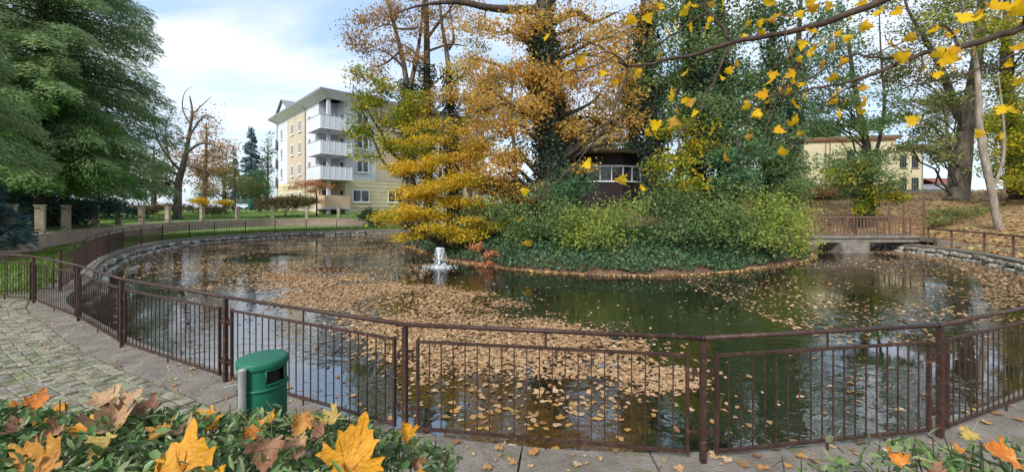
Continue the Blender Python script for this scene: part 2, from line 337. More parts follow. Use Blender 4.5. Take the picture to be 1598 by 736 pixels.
# pond wall: concrete backing with kerb slabs and rough stones
pw = empty('pond_wall', (0, 3.1, 0), 'rough stone edging wall with concrete kerb all round the pond', 'wall')
b_ = MB(); n = len(outline)
for i in range(n):
    p, q = outline[i], outline[(i + 1) % n]
    b_.quad([(p[0], p[1], -1.1), (q[0], q[1], -1.1), (q[0], q[1], -.02), (p[0], p[1], -.02)][::-1])
b_.build('backing', M['concrete'], pw)
ns = int(PERIM / 1.02)
for k in range(ns):
    s0, s1 = PERIM * k / ns + .008, PERIM * (k + 1) / ns - .008; b_ = MB(); pts = []
    for s in (s0, (s0 + s1) / 2, s1):
        p, d, o = edge_at(s); pts.append((p - o * .03, p + o * .47))
    h = .045 + random.uniform(-.006, .006)
    for i in range(2):
        (a, b), (c, d) = pts[i], pts[i + 1]
        b_.quad([(*a, h), (*c, h), (*d, h), (*b, h)][::-1]); b_.quad([(*a, -.09), (*c, -.09), (*c, h), (*a, h)][::-1]); b_.quad([(*b, -.03), (*d, -.03), (*d, h), (*b, h)])
    for (a, b), fl in ((pts[0], 0), (pts[2], 1)):
        q = [(*a, -.09), (*b, -.09), (*b, h), (*a, h)]; b_.quad(q if not fl else q[::-1])
    b_.build('kerb_slab', M['concrete'], pw)
def stone_mesh(seed, mat=None):
    import bmesh
    r = random.Random(seed); bm = bmesh.new(); bmesh.ops.create_icosphere(bm, subdivisions=1, radius=.5)
    for v in bm.verts:
        v.co = Vector([math.copysign(abs(c * 2) ** .62 / 2, c) for c in v.co]) * r.uniform(.86, 1.1)
    me = bpy.data.meshes.new('stone'); bm.to_mesh(me); bm.free(); me.materials.append(mat or M['stone']); return me
STM = [stone_mesh(k) for k in range(6)]
def stones_along(sa, sb, rows):
    s = sa
    while s < sb:
        L0 = random.uniform(.3, .62)
        p, d, o = edge_at(s + L0 / 2)
        for row in rows:
            zc, ins, hh = row
            q = p - o * (ins + random.uniform(-.03, .05)); a = math.atan2(d[1], d[0]) + random.uniform(-.12, .12)
            mx = Matrix.Translation((q[0], q[1], zc + random.uniform(-.03, .03))) @ Matrix.Rotation(a, 4, 'Z') @ Matrix.Diagonal((L0 * random.uniform(.95, 1.12), random.uniform(.2, .34), hh * random.uniform(.85, 1.2), 1))
            add('stone', random.choice(STM), pw, mx)
        s += L0
def s_of(x, y): i = int(np.argmin(np.hypot(outline[:, 0] - x, outline[:, 1] - y))); return cum[i]
stones_along(s_of(-13, 35.3), s_of(-10.5, 9.6), [(-.17, .06, .22), (-.40, .20, .24)])
stones_along(s_of(18, 14), s_of(16.5, 29.6), [(-.16, .05, .2), (-.36, .1, .22)])

# lawn terrace behind the boundary wall
WALL = [(-15.8, 9.5), (-18.2, 13), (-19.9, 15.8), (-23.4, 20.6), (-25.1, 23.7), (-28.0, 29.6), (-29.2, 34.2), (-28.6, 38.2), (-27.2, 41.5), (-25.6, 43.4), (-21.6, 44.4), (-18.3, 44.8), (-13.5, 45.2), (-6, 46), (4, 47)]
Wn = cr_spline(WALL, 4); TOPZ = .78
def wall_norm(P):
    t = np.gradient(P, axis=0); t /= np.linalg.norm(t, axis=1)[:, None]; return np.stack([-t[:, 1], t[:, 0]], 1)
Nn = wall_norm(Wn); Nn[:] = [(x, y) for x, y in Nn]
V = []; rings = [.05, 1.2, 3, 6, 12, 25, 60, 150, 500]
ctr = np.array([0, 18.5]); rd = nrm(Wn - ctr)
for k, d in enumerate(rings):
    for i in range(len(Wn)):
        p = Wn[i] + (Nn[i] * .3 + rd[i] * .7) * d; V.append((p[0], p[1], TOPZ - .03 + min(.75, d * .055)))
ff = []; nw = len(Wn)
for k in range(len(rings) - 1):
    for j in range(nw - 1): ff += [k * nw + j, k * nw + j + 1, (k + 1) * nw + j + 1, (k + 1) * nw + j]
lawn = add('lawn', rawmesh('lawn', V, ff, [4] * (len(ff) // 4), M['lawn'], None, True)); tag(lawn, kind='structure')
def lz(x, y):   # terrace height
    i = int(np.argmin(np.hypot(Wn[:, 0] - x, Wn[:, 1] - y))); d = math.hypot(Wn[i, 0] - x, Wn[i, 1] - y); return TOPZ - .03 + min(.75, d * .055)
bw = empty('boundary_wall', (*WALL[7], 0), 'low pinkish wall with stone posts and thin rails beyond the pond path', 'wall')
b_ = MB()
for i in range(nw - 1):
    p, q, a, c = Wn[i], Wn[i + 1], Nn[i], Nn[i + 1]; p2, q2 = p + a * .28, q + c * .28; p0, q0 = p, q
    b_.quad([(*p, -.1), (*q, -.1), (*q, TOPZ), (*p, TOPZ)][::1]); b_.quad([(*p, TOPZ), (*q, TOPZ), (*q2, TOPZ), (*p2, TOPZ)])
    b_.quad([(*p2, -.1), (*q2, -.1), (*q2, TOPZ), (*p2, TOPZ)][::-1])
b_.build('plinth', M['plinth'], bw)
# cumulative distance along the wall for posts
wc = np.concatenate([[0], np.cumsum(np.linalg.norm(np.diff(Wn, axis=0), axis=1))])
posts = []; s = 1.2
while s < wc[-1]:
    x = np.interp(s, wc, Wn[:, 0]); y = np.interp(s, wc, Wn[:, 1]); posts.append((x, y)); s += 3.35
for k, (x, y) in enumerate(posts):
    i = int(np.argmin(np.hypot(Wn[:, 0] - x, Wn[:, 1] - y))); nx, ny = Nn[i]; a = math.atan2(ny, nx)
    hh = 1.3; b_ = MB(); wd = .3
    b_.box((x + nx * .14, y + ny * .14, TOPZ + hh / 2), (wd, wd, hh), a).box((x + nx * .14, y + ny * .14, TOPZ + hh + .025), (wd + .06, wd + .06, .06), a)
    b_.build('post', M['post'], bw)
    if k + 1 < len(posts):
        x2, y2 = posts[k + 1]; p, q = Vector((x + nx * .14, y + ny * .14, 0)), Vector((x2 + nx * .14, y2 + ny * .14, 0))
        for zz in (TOPZ + 1.18, TOPZ + .2):
            MB().tube([p + Vector((0, 0, zz)), q + Vector((0, 0, zz))], .03, 5).build('rail', M['iron'], bw)

# near pavement sheets
def strip(name, s0, s1, d0, d1, z, mat, nn=60):
    V = []; ff = []
    for k in range(nn + 1):
        p, d, o = edge_at(s0 + (s1 - s0) * k / nn); a, b = p + o * d0, p + o * d1; V += [(*a, z), (*b, z)]
    for k in range(nn): ff += [2 * k, 2 * k + 1, 2 * k + 3, 2 * k + 2]
    o = add(name, rawmesh(name, V, ff, [4] * nn, mat)); tag(o, kind='structure'); return o
sA = s_of(-11.5, 10.8); sE = s_of(-.92, 3.45) ; 
path = strip('path', sA - 4, PERIM + s_of(8.2, 5.6), .44, 4.6, .006, M['mosspave'], 120)
# setts (left) and pavers (right) as pieces of the path
def sett_mesh(sx, sy, sz, mat):
    bmv = []; fx = []
    b_ = MB(); i = .12
    for (ix, z) in ((1, 0), (1, .75), (1 - i * 1.6, 1)):
        for x, y in ((-1, -1), (1, -1), (1, 1), (-1, 1)): b_.v.append((x * sx / 2 * ix, y * sy / 2 * (ix), z * sz))
    for k in range(2):
        for j in range(4): b_.f.append((k * 4 + j, k * 4 + (j + 1) % 4, k * 4 + 4 + (j + 1) % 4, k * 4 + 4 + j)); b_.m.append(0)
    b_.f.append((8, 9, 10, 11)); b_.m.append(0)
    return b_.mesh('sett', mat)
def relief(m, sc_, st):
    N = m.node_tree.nodes; L = m.node_tree.links; b = N['Principled BSDF']; g = N.new('ShaderNodeNewGeometry'); n = N.new('ShaderNodeTexNoise'); n.inputs['Scale'].default_value = sc_; n.inputs['Detail'].default_value = 6
    L.new(g.outputs['Position'], n.inputs['Vector']); bp = N.new('ShaderNodeBump'); bp.inputs['Strength'].default_value = st; bp.inputs['Distance'].default_value = .02; L.new(n.outputs['Fac'], bp.inputs['Height']); L.new(bp.outputs[0], b.inputs['Normal'])
    src = b.inputs['Base Color'].links[0].from_socket; mxx = N.new('ShaderNodeMix'); mxx.data_type = 'RGBA'; n2 = N.new('ShaderNodeTexNoise'); n2.inputs['Scale'].default_value = 7; n2.inputs['Detail'].default_value = 6; L.new(g.outputs['Position'], n2.inputs['Vector'])
    r2 = N.new('ShaderNodeValToRGB'); r2.color_ramp.elements[0].position = .48; r2.color_ramp.elements[1].position = .62; L.new(n2.outputs['Fac'], r2.inputs[0]); L.new(r2.outputs['Color'], mxx.inputs['Factor']); L.new(src, mxx.inputs['A']); mxx.inputs['B'].default_value = (.11, .11, .065, 1); L.new(mxx.outputs['Result'], b.inputs['Base Color'])
for k_ in ('sett', 'sett_i', 'paver', 'stone'): relief(M[k_], 35, .7)
SM = [sett_mesh(.168, .112, .022, M['sett']), sett_mesh(.15, .114, .02, M['sett']), sett_mesh(.18, .108, .022, M['sett'])]
cand = []
s = sA - 3
while s < PERIM - 1.0:
    for k in range(34):
        d = .55 + k * .113; p, dd, o = edge_at(s + (.08 if k % 2 else 0)); q = p + o * d
        if q[1] > .9 and abs(q[0]) < 1.32 * q[1] + .3: cand.append((q[0], q[1], math.atan2(dd[1], dd[0])))
    s += .17
def vis_left(c):   # visible between hedge top edge and the railing
    py = HY + F * 2 / c[1]; px = CX + F * c[0] / c[1]; return -20 < px < 360 and py < 640
vis = [c for c in cand if vis_left(c)]; vis.sort(key=lambda c: c[1]); near = vis[:300]; rest = vis[300:] + [c for c in cand if not vis_left(c)]
for (x, y, a) in near:
    add('sett', random.choice(SM), path, Matrix.Translation((x + random.uniform(-.008, .008), y + random.uniform(-.008, .008), .004 + random.uniform(-.006, .004))) @ Matrix.Rotation(a + random.uniform(-.06, .06), 4, 'Z') @ Matrix.Rotation(random.uniform(-.04, .04), 4, 'X'))
b_ = MB()
def add_mesh(b_, me, mx):
    i = len(b_.v); b_.v += [tuple(mx @ v.co) for v in me.vertices]; b_.f += [tuple(i + k for k in p.vertices) for p in me.polygons]; b_.m += [0] * len(me.polygons)
for (x, y, a) in rest:
    add_mesh(b_, random.choice(SM), Matrix.Translation((x + random.uniform(-.008, .008), y, .004 + random.uniform(-.006, .004))) @ Matrix.Rotation(a + random.uniform(-.06, .06), 4, 'Z'))
tag(b_.build('sett_field', M['sett_i'], path), kind='stuff')
PM = sett_mesh(.195, .145, .03, M['paver'])
s = PERIM + s_of(1.47, 3.15) + .35
cnt = 0
while s < PERIM + s_of(5.8, 4.4) + .8:
    for k in range(9):
        p, dd, o = edge_at(s + (.1 if k % 2 else 0)); q = p + o * (.56 + k * .153)
        if 0.6 < q[1] and cnt < 290:
            add('paver', PM, path, Matrix.Translation((q[0], q[1], random.uniform(-.004, .004))) @ Matrix.Rotation(math.atan2(dd[1], dd[0]) + random.uniform(-.02, .02), 4, 'Z')); cnt += 1
    s += .203

# ------------------------------------------------------------------ island
ISL = [(-7.2, 26.5), (-5.2, 22), (-3.4, 18.6), (-1.6, 16.6), (.5, 15.0), (3.4, 13.95), (6.4, 14.05), (9.5, 15.5), (12.3, 17.2), (14.6, 19.2), (15.6, 21.6), (14, 25), (10, 27.8), (4, 29), (-2, 29.2), (-5.8, 28.4)]
isl = cr_spline(ISL, 6, True); ICEN = np.array([4.0, 21.5])
iang = np.arctan2(isl[:, 1] - ICEN[1], isl[:, 0] - ICEN[0]); irad = np.hypot(*(isl - ICEN).T); io = np.argsort(iang)
def isl_t(x, y):
    a = math.atan2(y - ICEN[1], x - ICEN[0]); r = float(np.interp(a, iang[io], irad[io], period=2 * np.pi)); return math.hypot(x - ICEN[0], y - ICEN[1]) / r, r
def iz(x, y):
    t, r = isl_t(x, y); d = (1 - t) * r          # metres inland
    return WATER - .12 + min(max(d, -.3), .3) * .7 + (1.25 * (1 - math.exp(-max(0, d - .2) / 2.2)) + 1.0 * sstep(2.5, 6.5, d))
V = []; na = 96; ts = [1.06, 1.0, .97, .94, .9, .85, .78, .7, .6, .48, .34, .18]
for t in ts:
    for j in range(na):
        a = 2 * math.pi * j / na - math.pi; r = float(np.interp(a, iang[io], irad[io], period=2 * np.pi)) * t
        x, y = ICEN[0] + r * math.cos(a), ICEN[1] + r * math.sin(a); V.append((x, y, iz(x, y) if t <= 1 else WATER - .5))
V.append((ICEN[0], ICEN[1], iz(*ICEN))); ff = []; ct = []
for k in range(len(ts) - 1):
    for j in range(na): ff += [k * na + j, k * na + (j + 1) % na, (k + 1) * na + (j + 1) % na, (k + 1) * na + j]; ct.append(4)
k = len(ts) - 1
for j in range(na): ff += [k * na + j, k * na + (j + 1) % na, len(V) - 1]; ct.append(3)
island = add('island', rawmesh('island', V, ff, ct, pmat('island_soil', [(.05, .035, .025), (.10, .065, .04), (.16, .10, .055)], 3, .95, .8, 12), None, True)); tag(island, kind='structure')
def gnd(x, y):
    t, r = isl_t(x, y)
    return iz(x, y) if t < 1 else gz(x, y)

# ------------------------------------------------------------------ foliage machinery
def quads(P, T, Nn_, S, W):
    T = nrm(T); B = nrm(np.cross(Nn_, T)); Nv = np.cross(T, B); n = len(P); S = S[:, None]; W = W[:, None]
    v = np.empty((n, 4, 3), np.float32)
    v[:, 0] = P - T * S * .5; v[:, 1] = P + B * W * .5 + Nv * S * .07 + T * S * .05; v[:, 2] = P + T * S * .5 - Nv * S * .05; v[:, 3] = P - B * W * .5 + Nv * S * .07 + T * S * .05
    return v.reshape(-1, 3)
def leaves_mesh(name, P, size, mat, up=.6, wr=.62, var=.35):
    n = len(P); nv = nrm(rng.normal(size=(n, 3)) + np.array([0, 0, up * 1.6])); tv = np.cross(nv, rng.normal(size=(n, 3)))
    S = size * (1 + var * rng.normal(size=n).clip(-1.6, 1.8)); v = quads(P, tv, nv, S, S * wr)
    return rawmesh(name, v, np.arange(4 * n), np.full(n, 4), mat)
def ellips(n, c, r, pw=.45):
    d = nrm(rng.normal(size=(n, 3))); q = rng.random(n) ** pw; return np.array(c) + d * q[:, None] * np.array(r)
def clump(c, r, nsub, m, ss, flat=.5):
    sub = ellips(nsub, c, r); P = np.repeat(sub, m, 0) + rng.normal(size=(nsub * m, 3)) * np.array([ss, ss, ss * flat]); return sub, P
def path3(p, q, bow=.15, n=5, jit=.06):
    p = np.array(p, float); q = np.array(q, float); L0 = np.linalg.norm(q - p); o = []
    for k in range(n + 1):
        t = k / n; a = p + (q - p) * t + np.array([0, 0, bow * L0 * math.sin(math.pi * t)])
        if 0 < k < n: a = a + rng.normal(size=3) * jit * L0 * .5
        o.append(a)
    return o
LM, LS = 2.1, 1.06
def tree(name, label, trunk, blobs, leaf, bark='bark', size=.14, m=26, ss=.32, group=None, cat='tree', limbs=(), ivy=None, up=.6, gfun=None, bow=.1, twigs=5, flat=.5, trunks=(), base=None, wr=.62, crownname='crown', limb_r=.28):
    """trunk: [(px,py,Y,r)...] ; blobs: [(px,py,Y,rx_px,ry_px,nsub)] ; further stems in trunks."""
    px, py, Y, r0 = trunk[0]; x = (px - CX) / F * Y; z0 = (gfun or gnd)(x, Y) if base is None else base
    root = empty(name, (x, Y, z0), label, cat, group)
    b_ = MB(); stems = []
    for tr in (trunk, *trunks):
        P = [at(a, b, c) for a, b, c, r in tr]; P[0] = Vector((P[0].x, P[0].y, (gfun or gnd)(P[0].x, P[0].y) if base is None else base)) - Vector((0, 0, .12))
        rr_ = [r for *_, r in tr]; full = cr_spline([(*p, r) for p, r in zip(P, rr_)], 5)
        full[0, 3] *= 1.35
        b_.tube([f[:3] for f in full], [max(f[3], .008) for f in full], 10); stems.append(full)
    for lb in limbs:
        full = cr_spline([(*at(a, b, c), r) for a, b, c, r in lb], 4); b_.tube([f[:3] for f in full], [max(f[3], .006) for f in full], 6); stems.append(full)
    m = int(m * LM); size = size * LS; allP = []; SP = np.concatenate(stems)
    bb = []
    for (bx, by, bY, rx, ry, ns) in blobs:
        kk = 3 if ns >= 12 else 1
        for q in range(kk):
            if kk == 1: bb.append((bx, by, bY, rx, ry, ns))
            else:
                f_ = .5 + .35 * rng.random(); bb.append((bx + rx * .62 * rng.uniform(-1, 1), by + ry * .62 * rng.uniform(-1, 1), bY + rx / F * bY * .5 * rng.uniform(-1, 1), rx * f_, ry * f_, max(4, int(ns / kk * 1.1))))
    for (bx, by, bY, rx, ry, ns) in bb:
        c = at(bx, by, bY); R_ = (rx / F * bY, rx / F * bY * .9, ry / F * bY)
        sub, P = clump(c, R_, ns, m, ss, flat); allP.append(P)
        dd = np.linalg.norm(SP[:, :2] - np.array(c)[:2], axis=1); want = c.z - .55 * dd
        sel = np.argmin(np.abs(SP[:, 2] - want) + dd * .6); p0 = SP[sel]
        r = max(.012, p0[3] * limb_r); pth = path3(p0[:3], c, bow, 5); b_.tube(pth, np.linspace(r, r * .35, len(pth)), 5, cap=False)
        for k in range(max(2, int(twigs * (.5 if len(bb) > len(blobs) else 1)))):
            q = sub[rng.integers(ns)]; st = pth[3 + int(rng.integers(3))]; tp = path3(st, q, .05, 3, .1); b_.tube(tp, np.linspace(r * .38, .006, len(tp)), 4, cap=False)
    b_.build('trunk', M[bark], root, True)
    if allP:
        P = np.concatenate(allP)
        if base is None: pass
        add(crownname, leaves_mesh(crownname, P, size, M[leaf], up, wr), root)
    if ivy:
        ip = []; 
        for (si, z0f, z1f, nn, th, mt) in ivy:
            st = stems[si]; k0, k1 = int(z0f * (len(st) - 1)), int(z1f * (len(st) - 1)); idx = rng.random(nn) * (k1 - k0) + k0; i0 = np.floor(idx).astype(int).clip(0, len(st) - 2); fr = (idx - i0)[:, None]
            c = st[i0] * (1 - fr) + st[i0 + 1] * fr; a = rng.random(nn) * 2 * np.pi; bulge = .6 + .8 * fbm(c[:, 2] * .9 + si * 5, a * .8)
            rr2 = (c[:, 3] + th * rng.random(nn) * bulge); dirs = np.stack([np.cos(a), np.sin(a), np.zeros(nn)], 1)
            ip.append(c[:, :3] + dirs * rr2[:, None] + rng.normal(size=(nn, 3)) * .04)
        add('ivy', leaves_mesh('ivy', np.concatenate(ip), .15, M[ivy[0][5]], .15), root)
    return root

# ------------------------------------------------------------------ pond railing
RP = [(7.95, 5.45), (5.88, 4.27), (3.65, 3.388), (1.468, 3.054), (-.918, 3.407), (-3.216, 4.46), (-5.486, 5.585), (-7.52, 6.89), (-9.85, 8.18), (-11.9, 8.85), (-10.63, 9.34), (-11.9, 10.8), (-13.7, 12.75), (-15.55, 14.85), (-16.95, 16.7), (-18.35, 18.75), (-19.4, 20.8), (-20.75, 23.6), (-20.95, 25.8), (-20.75, 27.7), (-20.0, 29.8), (-18.9, 31.7), (-17.3, 33.4), (-15.3, 34.6), (-13.2, 35.4), (-11, 36), (-8.6, 36.35), (-6.2, 36.4)]
rl = empty('pond_railing', (1.468, 3.054, 0), 'brown painted steel railing with barred panels curving round the pond', 'railing')
barme = MB().box((0, 0, .49), (.009, .009, .73)).mesh('bar', M['rail'])
TOPR = 1.0
for k, (x, y) in enumerate(RP):
    b_ = MB(); nx = RP[min(k + 1, len(RP) - 1)]; pv = RP[max(k - 1, 0)]; a = math.atan2(nx[1] - pv[1], nx[0] - pv[0])
    b_.box((x, y, .475), (.04, .04, 1.0), a)
    if k < 11:
        for q in (nx, pv):
            d = Vector((q[0] - x, q[1] - y, 0)); 
            if d.length < .1: continue
            d.normalize()
            for z in (.27, .72): b_.obox(Vector((x, y, z)) + d * .02 - Vector((-d.y, d.x, 0)) * .008, d * .09, Vector((-d.y, d.x, 0)) * .016, Vector((0, 0, .016)))
            for z in (.24, .69): b_.tube([Vector((x, y, z)) + d * .068, Vector((x, y, z + .075)) + d * .068], .010, 6)
    b_.build('post', M['rail'], rl)
for k in range(len(RP) - 1):
    p, q = Vector((*RP[k], 0)), Vector((*RP[k + 1], 0)); d = q - p; Ln = d.length; d.normalize(); nn_ = Vector((-d.y, d.x, 0)); a = math.atan2(d.y, d.x)
    MB().tube([p + Vector((0, 0, TOPR)) - d * .012, q + Vector((0, 0, TOPR)) + d * .012], .019, 10).build('top_rail', M['rail'], rl, True)
    g_ = .115 if k < 11 else .02; A = p + d * g_; B = q - d * g_; W_ = (B - A).length
    b_ = MB(); fr = .022; c = (A + B) / 2
    b_.box((c.x, c.y, .86), (W_, .024, fr), a).box((c.x, c.y, .12), (W_, .024, fr), a)
    for e in (A, B): b_.box((e.x, e.y, .49), (fr, .03, .776), a)
    pf = b_.build('panel_frame', M['rail'], rl)
    b_ = MB()
    if Ln > 1.6 and k < 11: MB().tube([c + Vector((0, 0, .874)), c + Vector((0, 0, TOPR - .015))], .009, 6).build('stay', M['rail'], rl); MB().tube([c + Vector((0, 0, -.02)), c + Vector((0, 0, .106))], .009, 6).build('stay', M['rail'], rl)
    elif k >= 11: b_.box((c.x, c.y, .94), (.02, .02, .12), a); b_.build('stay', M['rail'], rl)
    nb = max(3, int(W_ / (.103 if k < 11 else .11)))
    if k < 11:
        for j in range(1, nb):
            t = A + (B - A) * (j / nb); add('bar', barme, pf, Matrix.Translation(t) @ Matrix.Rotation(a, 4, 'Z'))
    else:
        b_ = MB()
        for j in range(1, nb): t = A + (B - A) * (j / nb); b_.box((t.x, t.y, .49), (.016, .016, .73), a)
        tag(b_.build('bars', M['rail'], pf), kind='stuff')

# ------------------------------------------------------------------ litter bin
bx, by = gp(410, 2.8).x, 2.8
lb = empty('litter_bin', (bx, by, 0), 'green cylindrical litter bin on a grey steel post by the railing', 'litter bin')
nseg = 48; r0 = .15
slot0, slot1 = R(-52), R(0)     # opening faces the camera's right
b_ = MB(); z0, zs0, zs1, z1 = .33, .80, .895, .93
def ring(r, z): return [(bx + r * math.cos(2 * math.pi * j / nseg), by + r * math.sin(2 * math.pi * j / nseg), z) for j in range(nseg)]
for (za, zb) in ((z0, zs0), (zs0, zs1), (zs1, z1)):
    A_, B_ = ring(r0, za), ring(r0, zb)
    for j in range(nseg):
        am = (2 * math.pi * (j + .5) / nseg + math.pi) % (2 * math.pi) - math.pi
        if za == zs0 and slot0 < am < slot1: continue
        b_.quad([A_[j], A_[(j + 1) % nseg], B_[(j + 1) % nseg], B_[j]])
A_ = ring(r0, z0)
b_.quad(A_[::-1]); b_.build('body', M['bin_green'], lb, True)
b_ = MB()   # inner dark liner
A_, B_ = ring(r0 - .025, .36), ring(r0 - .025, .92)
for j in range(nseg): b_.quad([A_[(j + 1) % nseg], A_[j], B_[j], B_[(j + 1) % nseg]])
b_.quad(A_); b_.build('liner', M['dark'], lb, True)
MB().lathe((bx, by, .93), [(r0 + .006, -.03), (r0 + .010, -.02), (r0 + .010, .012), (r0 + .004, .020), (r0 - .02, .024), (.08, .030), (.01, .032)], nseg).build('lid', M['bin_green'], lb, True)
for zz in (.765, .36): MB().lathe((bx, by, zz), [(r0 - .01, -.012), (r0 + .007, -.008), (r0 + .007, .008), (r0 - .01, .012)], nseg).build('rim_band', M['bin_green'], lb, True)
b_ = MB()   # slot lip
for z in (zs0, zs1):
    b_.tube([(bx + (r0 + .002) * math.cos(t), by + (r0 + .002) * math.sin(t), z) for t in np.linspace(slot0 + .02, slot1 - .02, 9)], .006, 6)
for t in (slot0 + .03, slot1 - .03): b_.tube([(bx + (r0 + .002) * math.cos(t), by + (r0 + .002) * math.sin(t), z) for z in (zs0, zs1)], .006, 6)
b_.build('slot_rim', M['bin_green'], lb, True)
ppx, ppy = gp(378, 2.62).x, 2.62
MB().tube([(ppx, ppy, -.05), (ppx, ppy, .92)], .024, 12).lathe((ppx, ppy, .92), [(.026, 0), (.026, .012), (.012, .02)], 12).build('post', M['galv'], lb)
for zz in (.50, .80): MB().box(((ppx + bx - .14) / 2, (ppy + by - .08) / 2, zz), (.16, .02, .035), .65).build('bracket', M['galv'], lb)

# ------------------------------------------------------------------ fountain
fo = onz(685, 417, WATER)
ft = empty('fountain', fo, 'small white water jet splashing up beside the island', 'fountain')
b_ = MB(); P = [fo + Vector((.0, 0, 0)) , fo + Vector((.0, 0, .3)), fo + Vector((-.02, 0, .62)), fo + Vector((-.06, 0, .78))]
b_.tube(P, [.03, .035, .05, .02], 8).build('jet', M['spray'], ft, True)
n = 3200; t = rng.random(n); a = rng.random(n) * 2 * np.pi; sp = .06 + .2 * rng.random(n) ** 1.3
u = rng.random(n) * 1.25; zz = .78 * (1 - (u - .55) ** 2 / .42) ; P = np.stack([fo.x + np.cos(a) * sp * u * 1.1 + .05 * u, fo.y + np.sin(a) * sp * u, WATER + zz.clip(.0)], 1)
P2 = np.stack([fo.x + rng.normal(size=700) * .34, fo.y + rng.normal(size=700) * .3, WATER + .01 + .06 * rng.random(700)], 1)
dm = leaves_mesh('droplets', np.concatenate([P, P2]), .026, M['spray'], 0, .8, .6); tag(add('droplets', dm, ft), kind='stuff')

# ------------------------------------------------------------------ bridge, steps, handrail
br0, br1 = Vector((14.2, 21.9, .5)), Vector((21.9, 22.1, .5)); bd = (br1 - br0).normalized(); bn = Vector((-bd.y, bd.x, 0)); BL = (br1 - br0).length
bg_ = empty('footbridge', gp(1314, 22.2) + Vector((0, 0, WATER)), 'grey concrete footbridge with rusty barred railings reaching the island', 'bridge')
MB().obox(br0 - bn * .8 - Vector((0, 0, .12)), bd * BL, bn * 1.6, Vector((0, 0, .12))).build('deck', M['concrete'], bg_)
for o in (-.7, .55): MB().obox(br0 + bn * o - Vector((0, 0, .36)), bd * BL, bn * .15, Vector((0, 0, .235))).build('beam', M['concrete'], bg_)
pc = br0 + bd * ((1314 - 799) / F * 22.0 - br0.x)
MB().obox(Vector((pc.x - .72, pc.y - .9, -1)), Vector((1.45, 0, 0)), Vector((0, 1.7, 0)), Vector((0, 0, 1.14))).obox(Vector((pc.x - .85, pc.y - 1.0, -1)), Vector((1.7, 0, 0)), Vector((0, 1.9, 0)), Vector((0, 0, .66))).build('pier', M['concrete'], bg_)
barm2 = MB().box((0, 0, .46), (.03, .022, .88)).mesh('baluster', M['rust'])
for o in (-.74, .74):
    a0 = br0 + bn * o; L2 = BL - .5
    MB().obox(a0 + Vector((0, 0, .96)) - bn * .03, bd * L2, bn * .06, Vector((0, 0, .05))).build('handrail', M['rust'], bg_)
    MB().obox(a0 + Vector((0, 0, .08)) - bn * .015, bd * L2, bn * .03, Vector((0, 0, .03))).build('bottom_rail', M['rust'], bg_)
    for k in range(int(L2 / .19)): add('baluster', barm2, bg_, Matrix.Translation(a0 + bd * (.1 + k * .19)))
    for k in range(5): MB().box(a0 + bd * (L2 * k / 4) + Vector((0, 0, .49)), (.055, .055, 1.0)).build('railing_post', M['rust'], bg_)
# tall gate posts and mesh beside the bridge end
gt = empty('gate_fence', at(1410, 366, 23.2), 'tall rusty fence posts with wire mesh standing at the bridge end', 'fence')
for px, yt, Y in ((1323, 313, 24.0), (1388, 318, 23.4), (1410, 316, 23.1), (1442, 305, 22.0)):
    p = at(px, yt, Y); MB().box((p.x, p.y, p.z / 2), (.07, .07, p.z), .2).build('post', M['rust'], gt)
b_ = MB(); A, B = at(1410, 320, 23.1), at(1442, 312, 22.0)
for k in range(12): p = A.lerp(B, k / 11); b_.tube([(p.x, p.y, .5), (p.x, p.y, p.z - .15)], .012, 4)
for k in range(7): b_.tube([(A.x, A.y, .55 + k * .25), (B.x, B.y, .55 + k * .25)], .012, 4)
b_.build('mesh_panel', M['rust'], gt)
st = empty('stone_steps', (22.6, 21.3, 0), 'worn grey stone steps climbing to the bridge end', 'steps')
for k in range(5):
    MB().obox(Vector((21.9 + k * .42, 20.75 - .05 * k, .4 - k * .1 - .2)), Vector((.47, .02, 0)), Vector((.1, 1.9, 0)), Vector((0, 0, .2 - .004 * k))).build('step', M['concrete'], st)
MB().obox(Vector((21.95, 20.5, -.1)), Vector((2.0, -.2, -.42)), Vector((.03, .22, 0)), Vector((0, 0, .5))).build('cheek', M['concrete'], st)
hr = empty('handrail', gp(1536, 17.2), 'rusty single-bar handrail along the path by the right bank', 'handrail')
hp = [(22.0, 21.0), (21.45, 19.4), (20.55, 17.3), (19.8, 15.7), (18.9, 13.9), (17.2, 11.9)]
for x, y in hp: MB().box((x, y, .44), (.075, .075, .92), .5).build('post', M['rust'], hr)
b_ = MB()
b_.tube([(x, y, .9) for x, y in hp], .045, 7).tube([(x, y, .45) for x, y in hp], .018, 5); b_.build('rail', M['rust'], hr, True)

# ------------------------------------------------------------------ apartment building
Cc = Vector((-23.3, 50.0, 0)); U = Vector((-.70, .714, 0)).normalized(); Vv = Vector((.714, .70, 0)).normalized(); Z = Vector((0, 0, 1))
def zpx(py): return CAMZ + (HY - py) * 50 / F
bz = 1.2; zt = zpx(150); LU, LV = 22.5, 26.0
ab = empty('apartment_building', (Cc.x, Cc.y, bz), 'white and beige four-storey apartment block with corner balconies', 'building')
zc = zpx(278)
RU, RV = 2.9, 2.3   # corner loggia recess
nU, nV = -Vv, -U    # outward normals: facade along U faces -Vv, facade along Vv faces -U
def PB(u, v, z): return Cc + U * u + Vv * v + Z * z
def blk(name, mat, u0, u1, v0, v1, za, zb, par=ab):
    return MB().obox(PB(u0, v0, za), U * (u1 - u0), Vv * (v1 - v0), Z * (zb - za)).build(name, M[mat], par)
blk('wall', 'white', RU, LU, 0, 12, zc, zt); blk('wall', 'white', .06, RU - .003, RV, LV, zc, zt)
blk('base_wall', 'cream', RU, LU, .05, 12, bz - 1, zc - .003); blk('base_wall', 'cream', .11, RU - .003, RV, LV, bz - 1, zc - .003)
blk('beige_panel', 'beige', 8.4, 16.6, -.06, .0 - .003, zc, zt - .6)
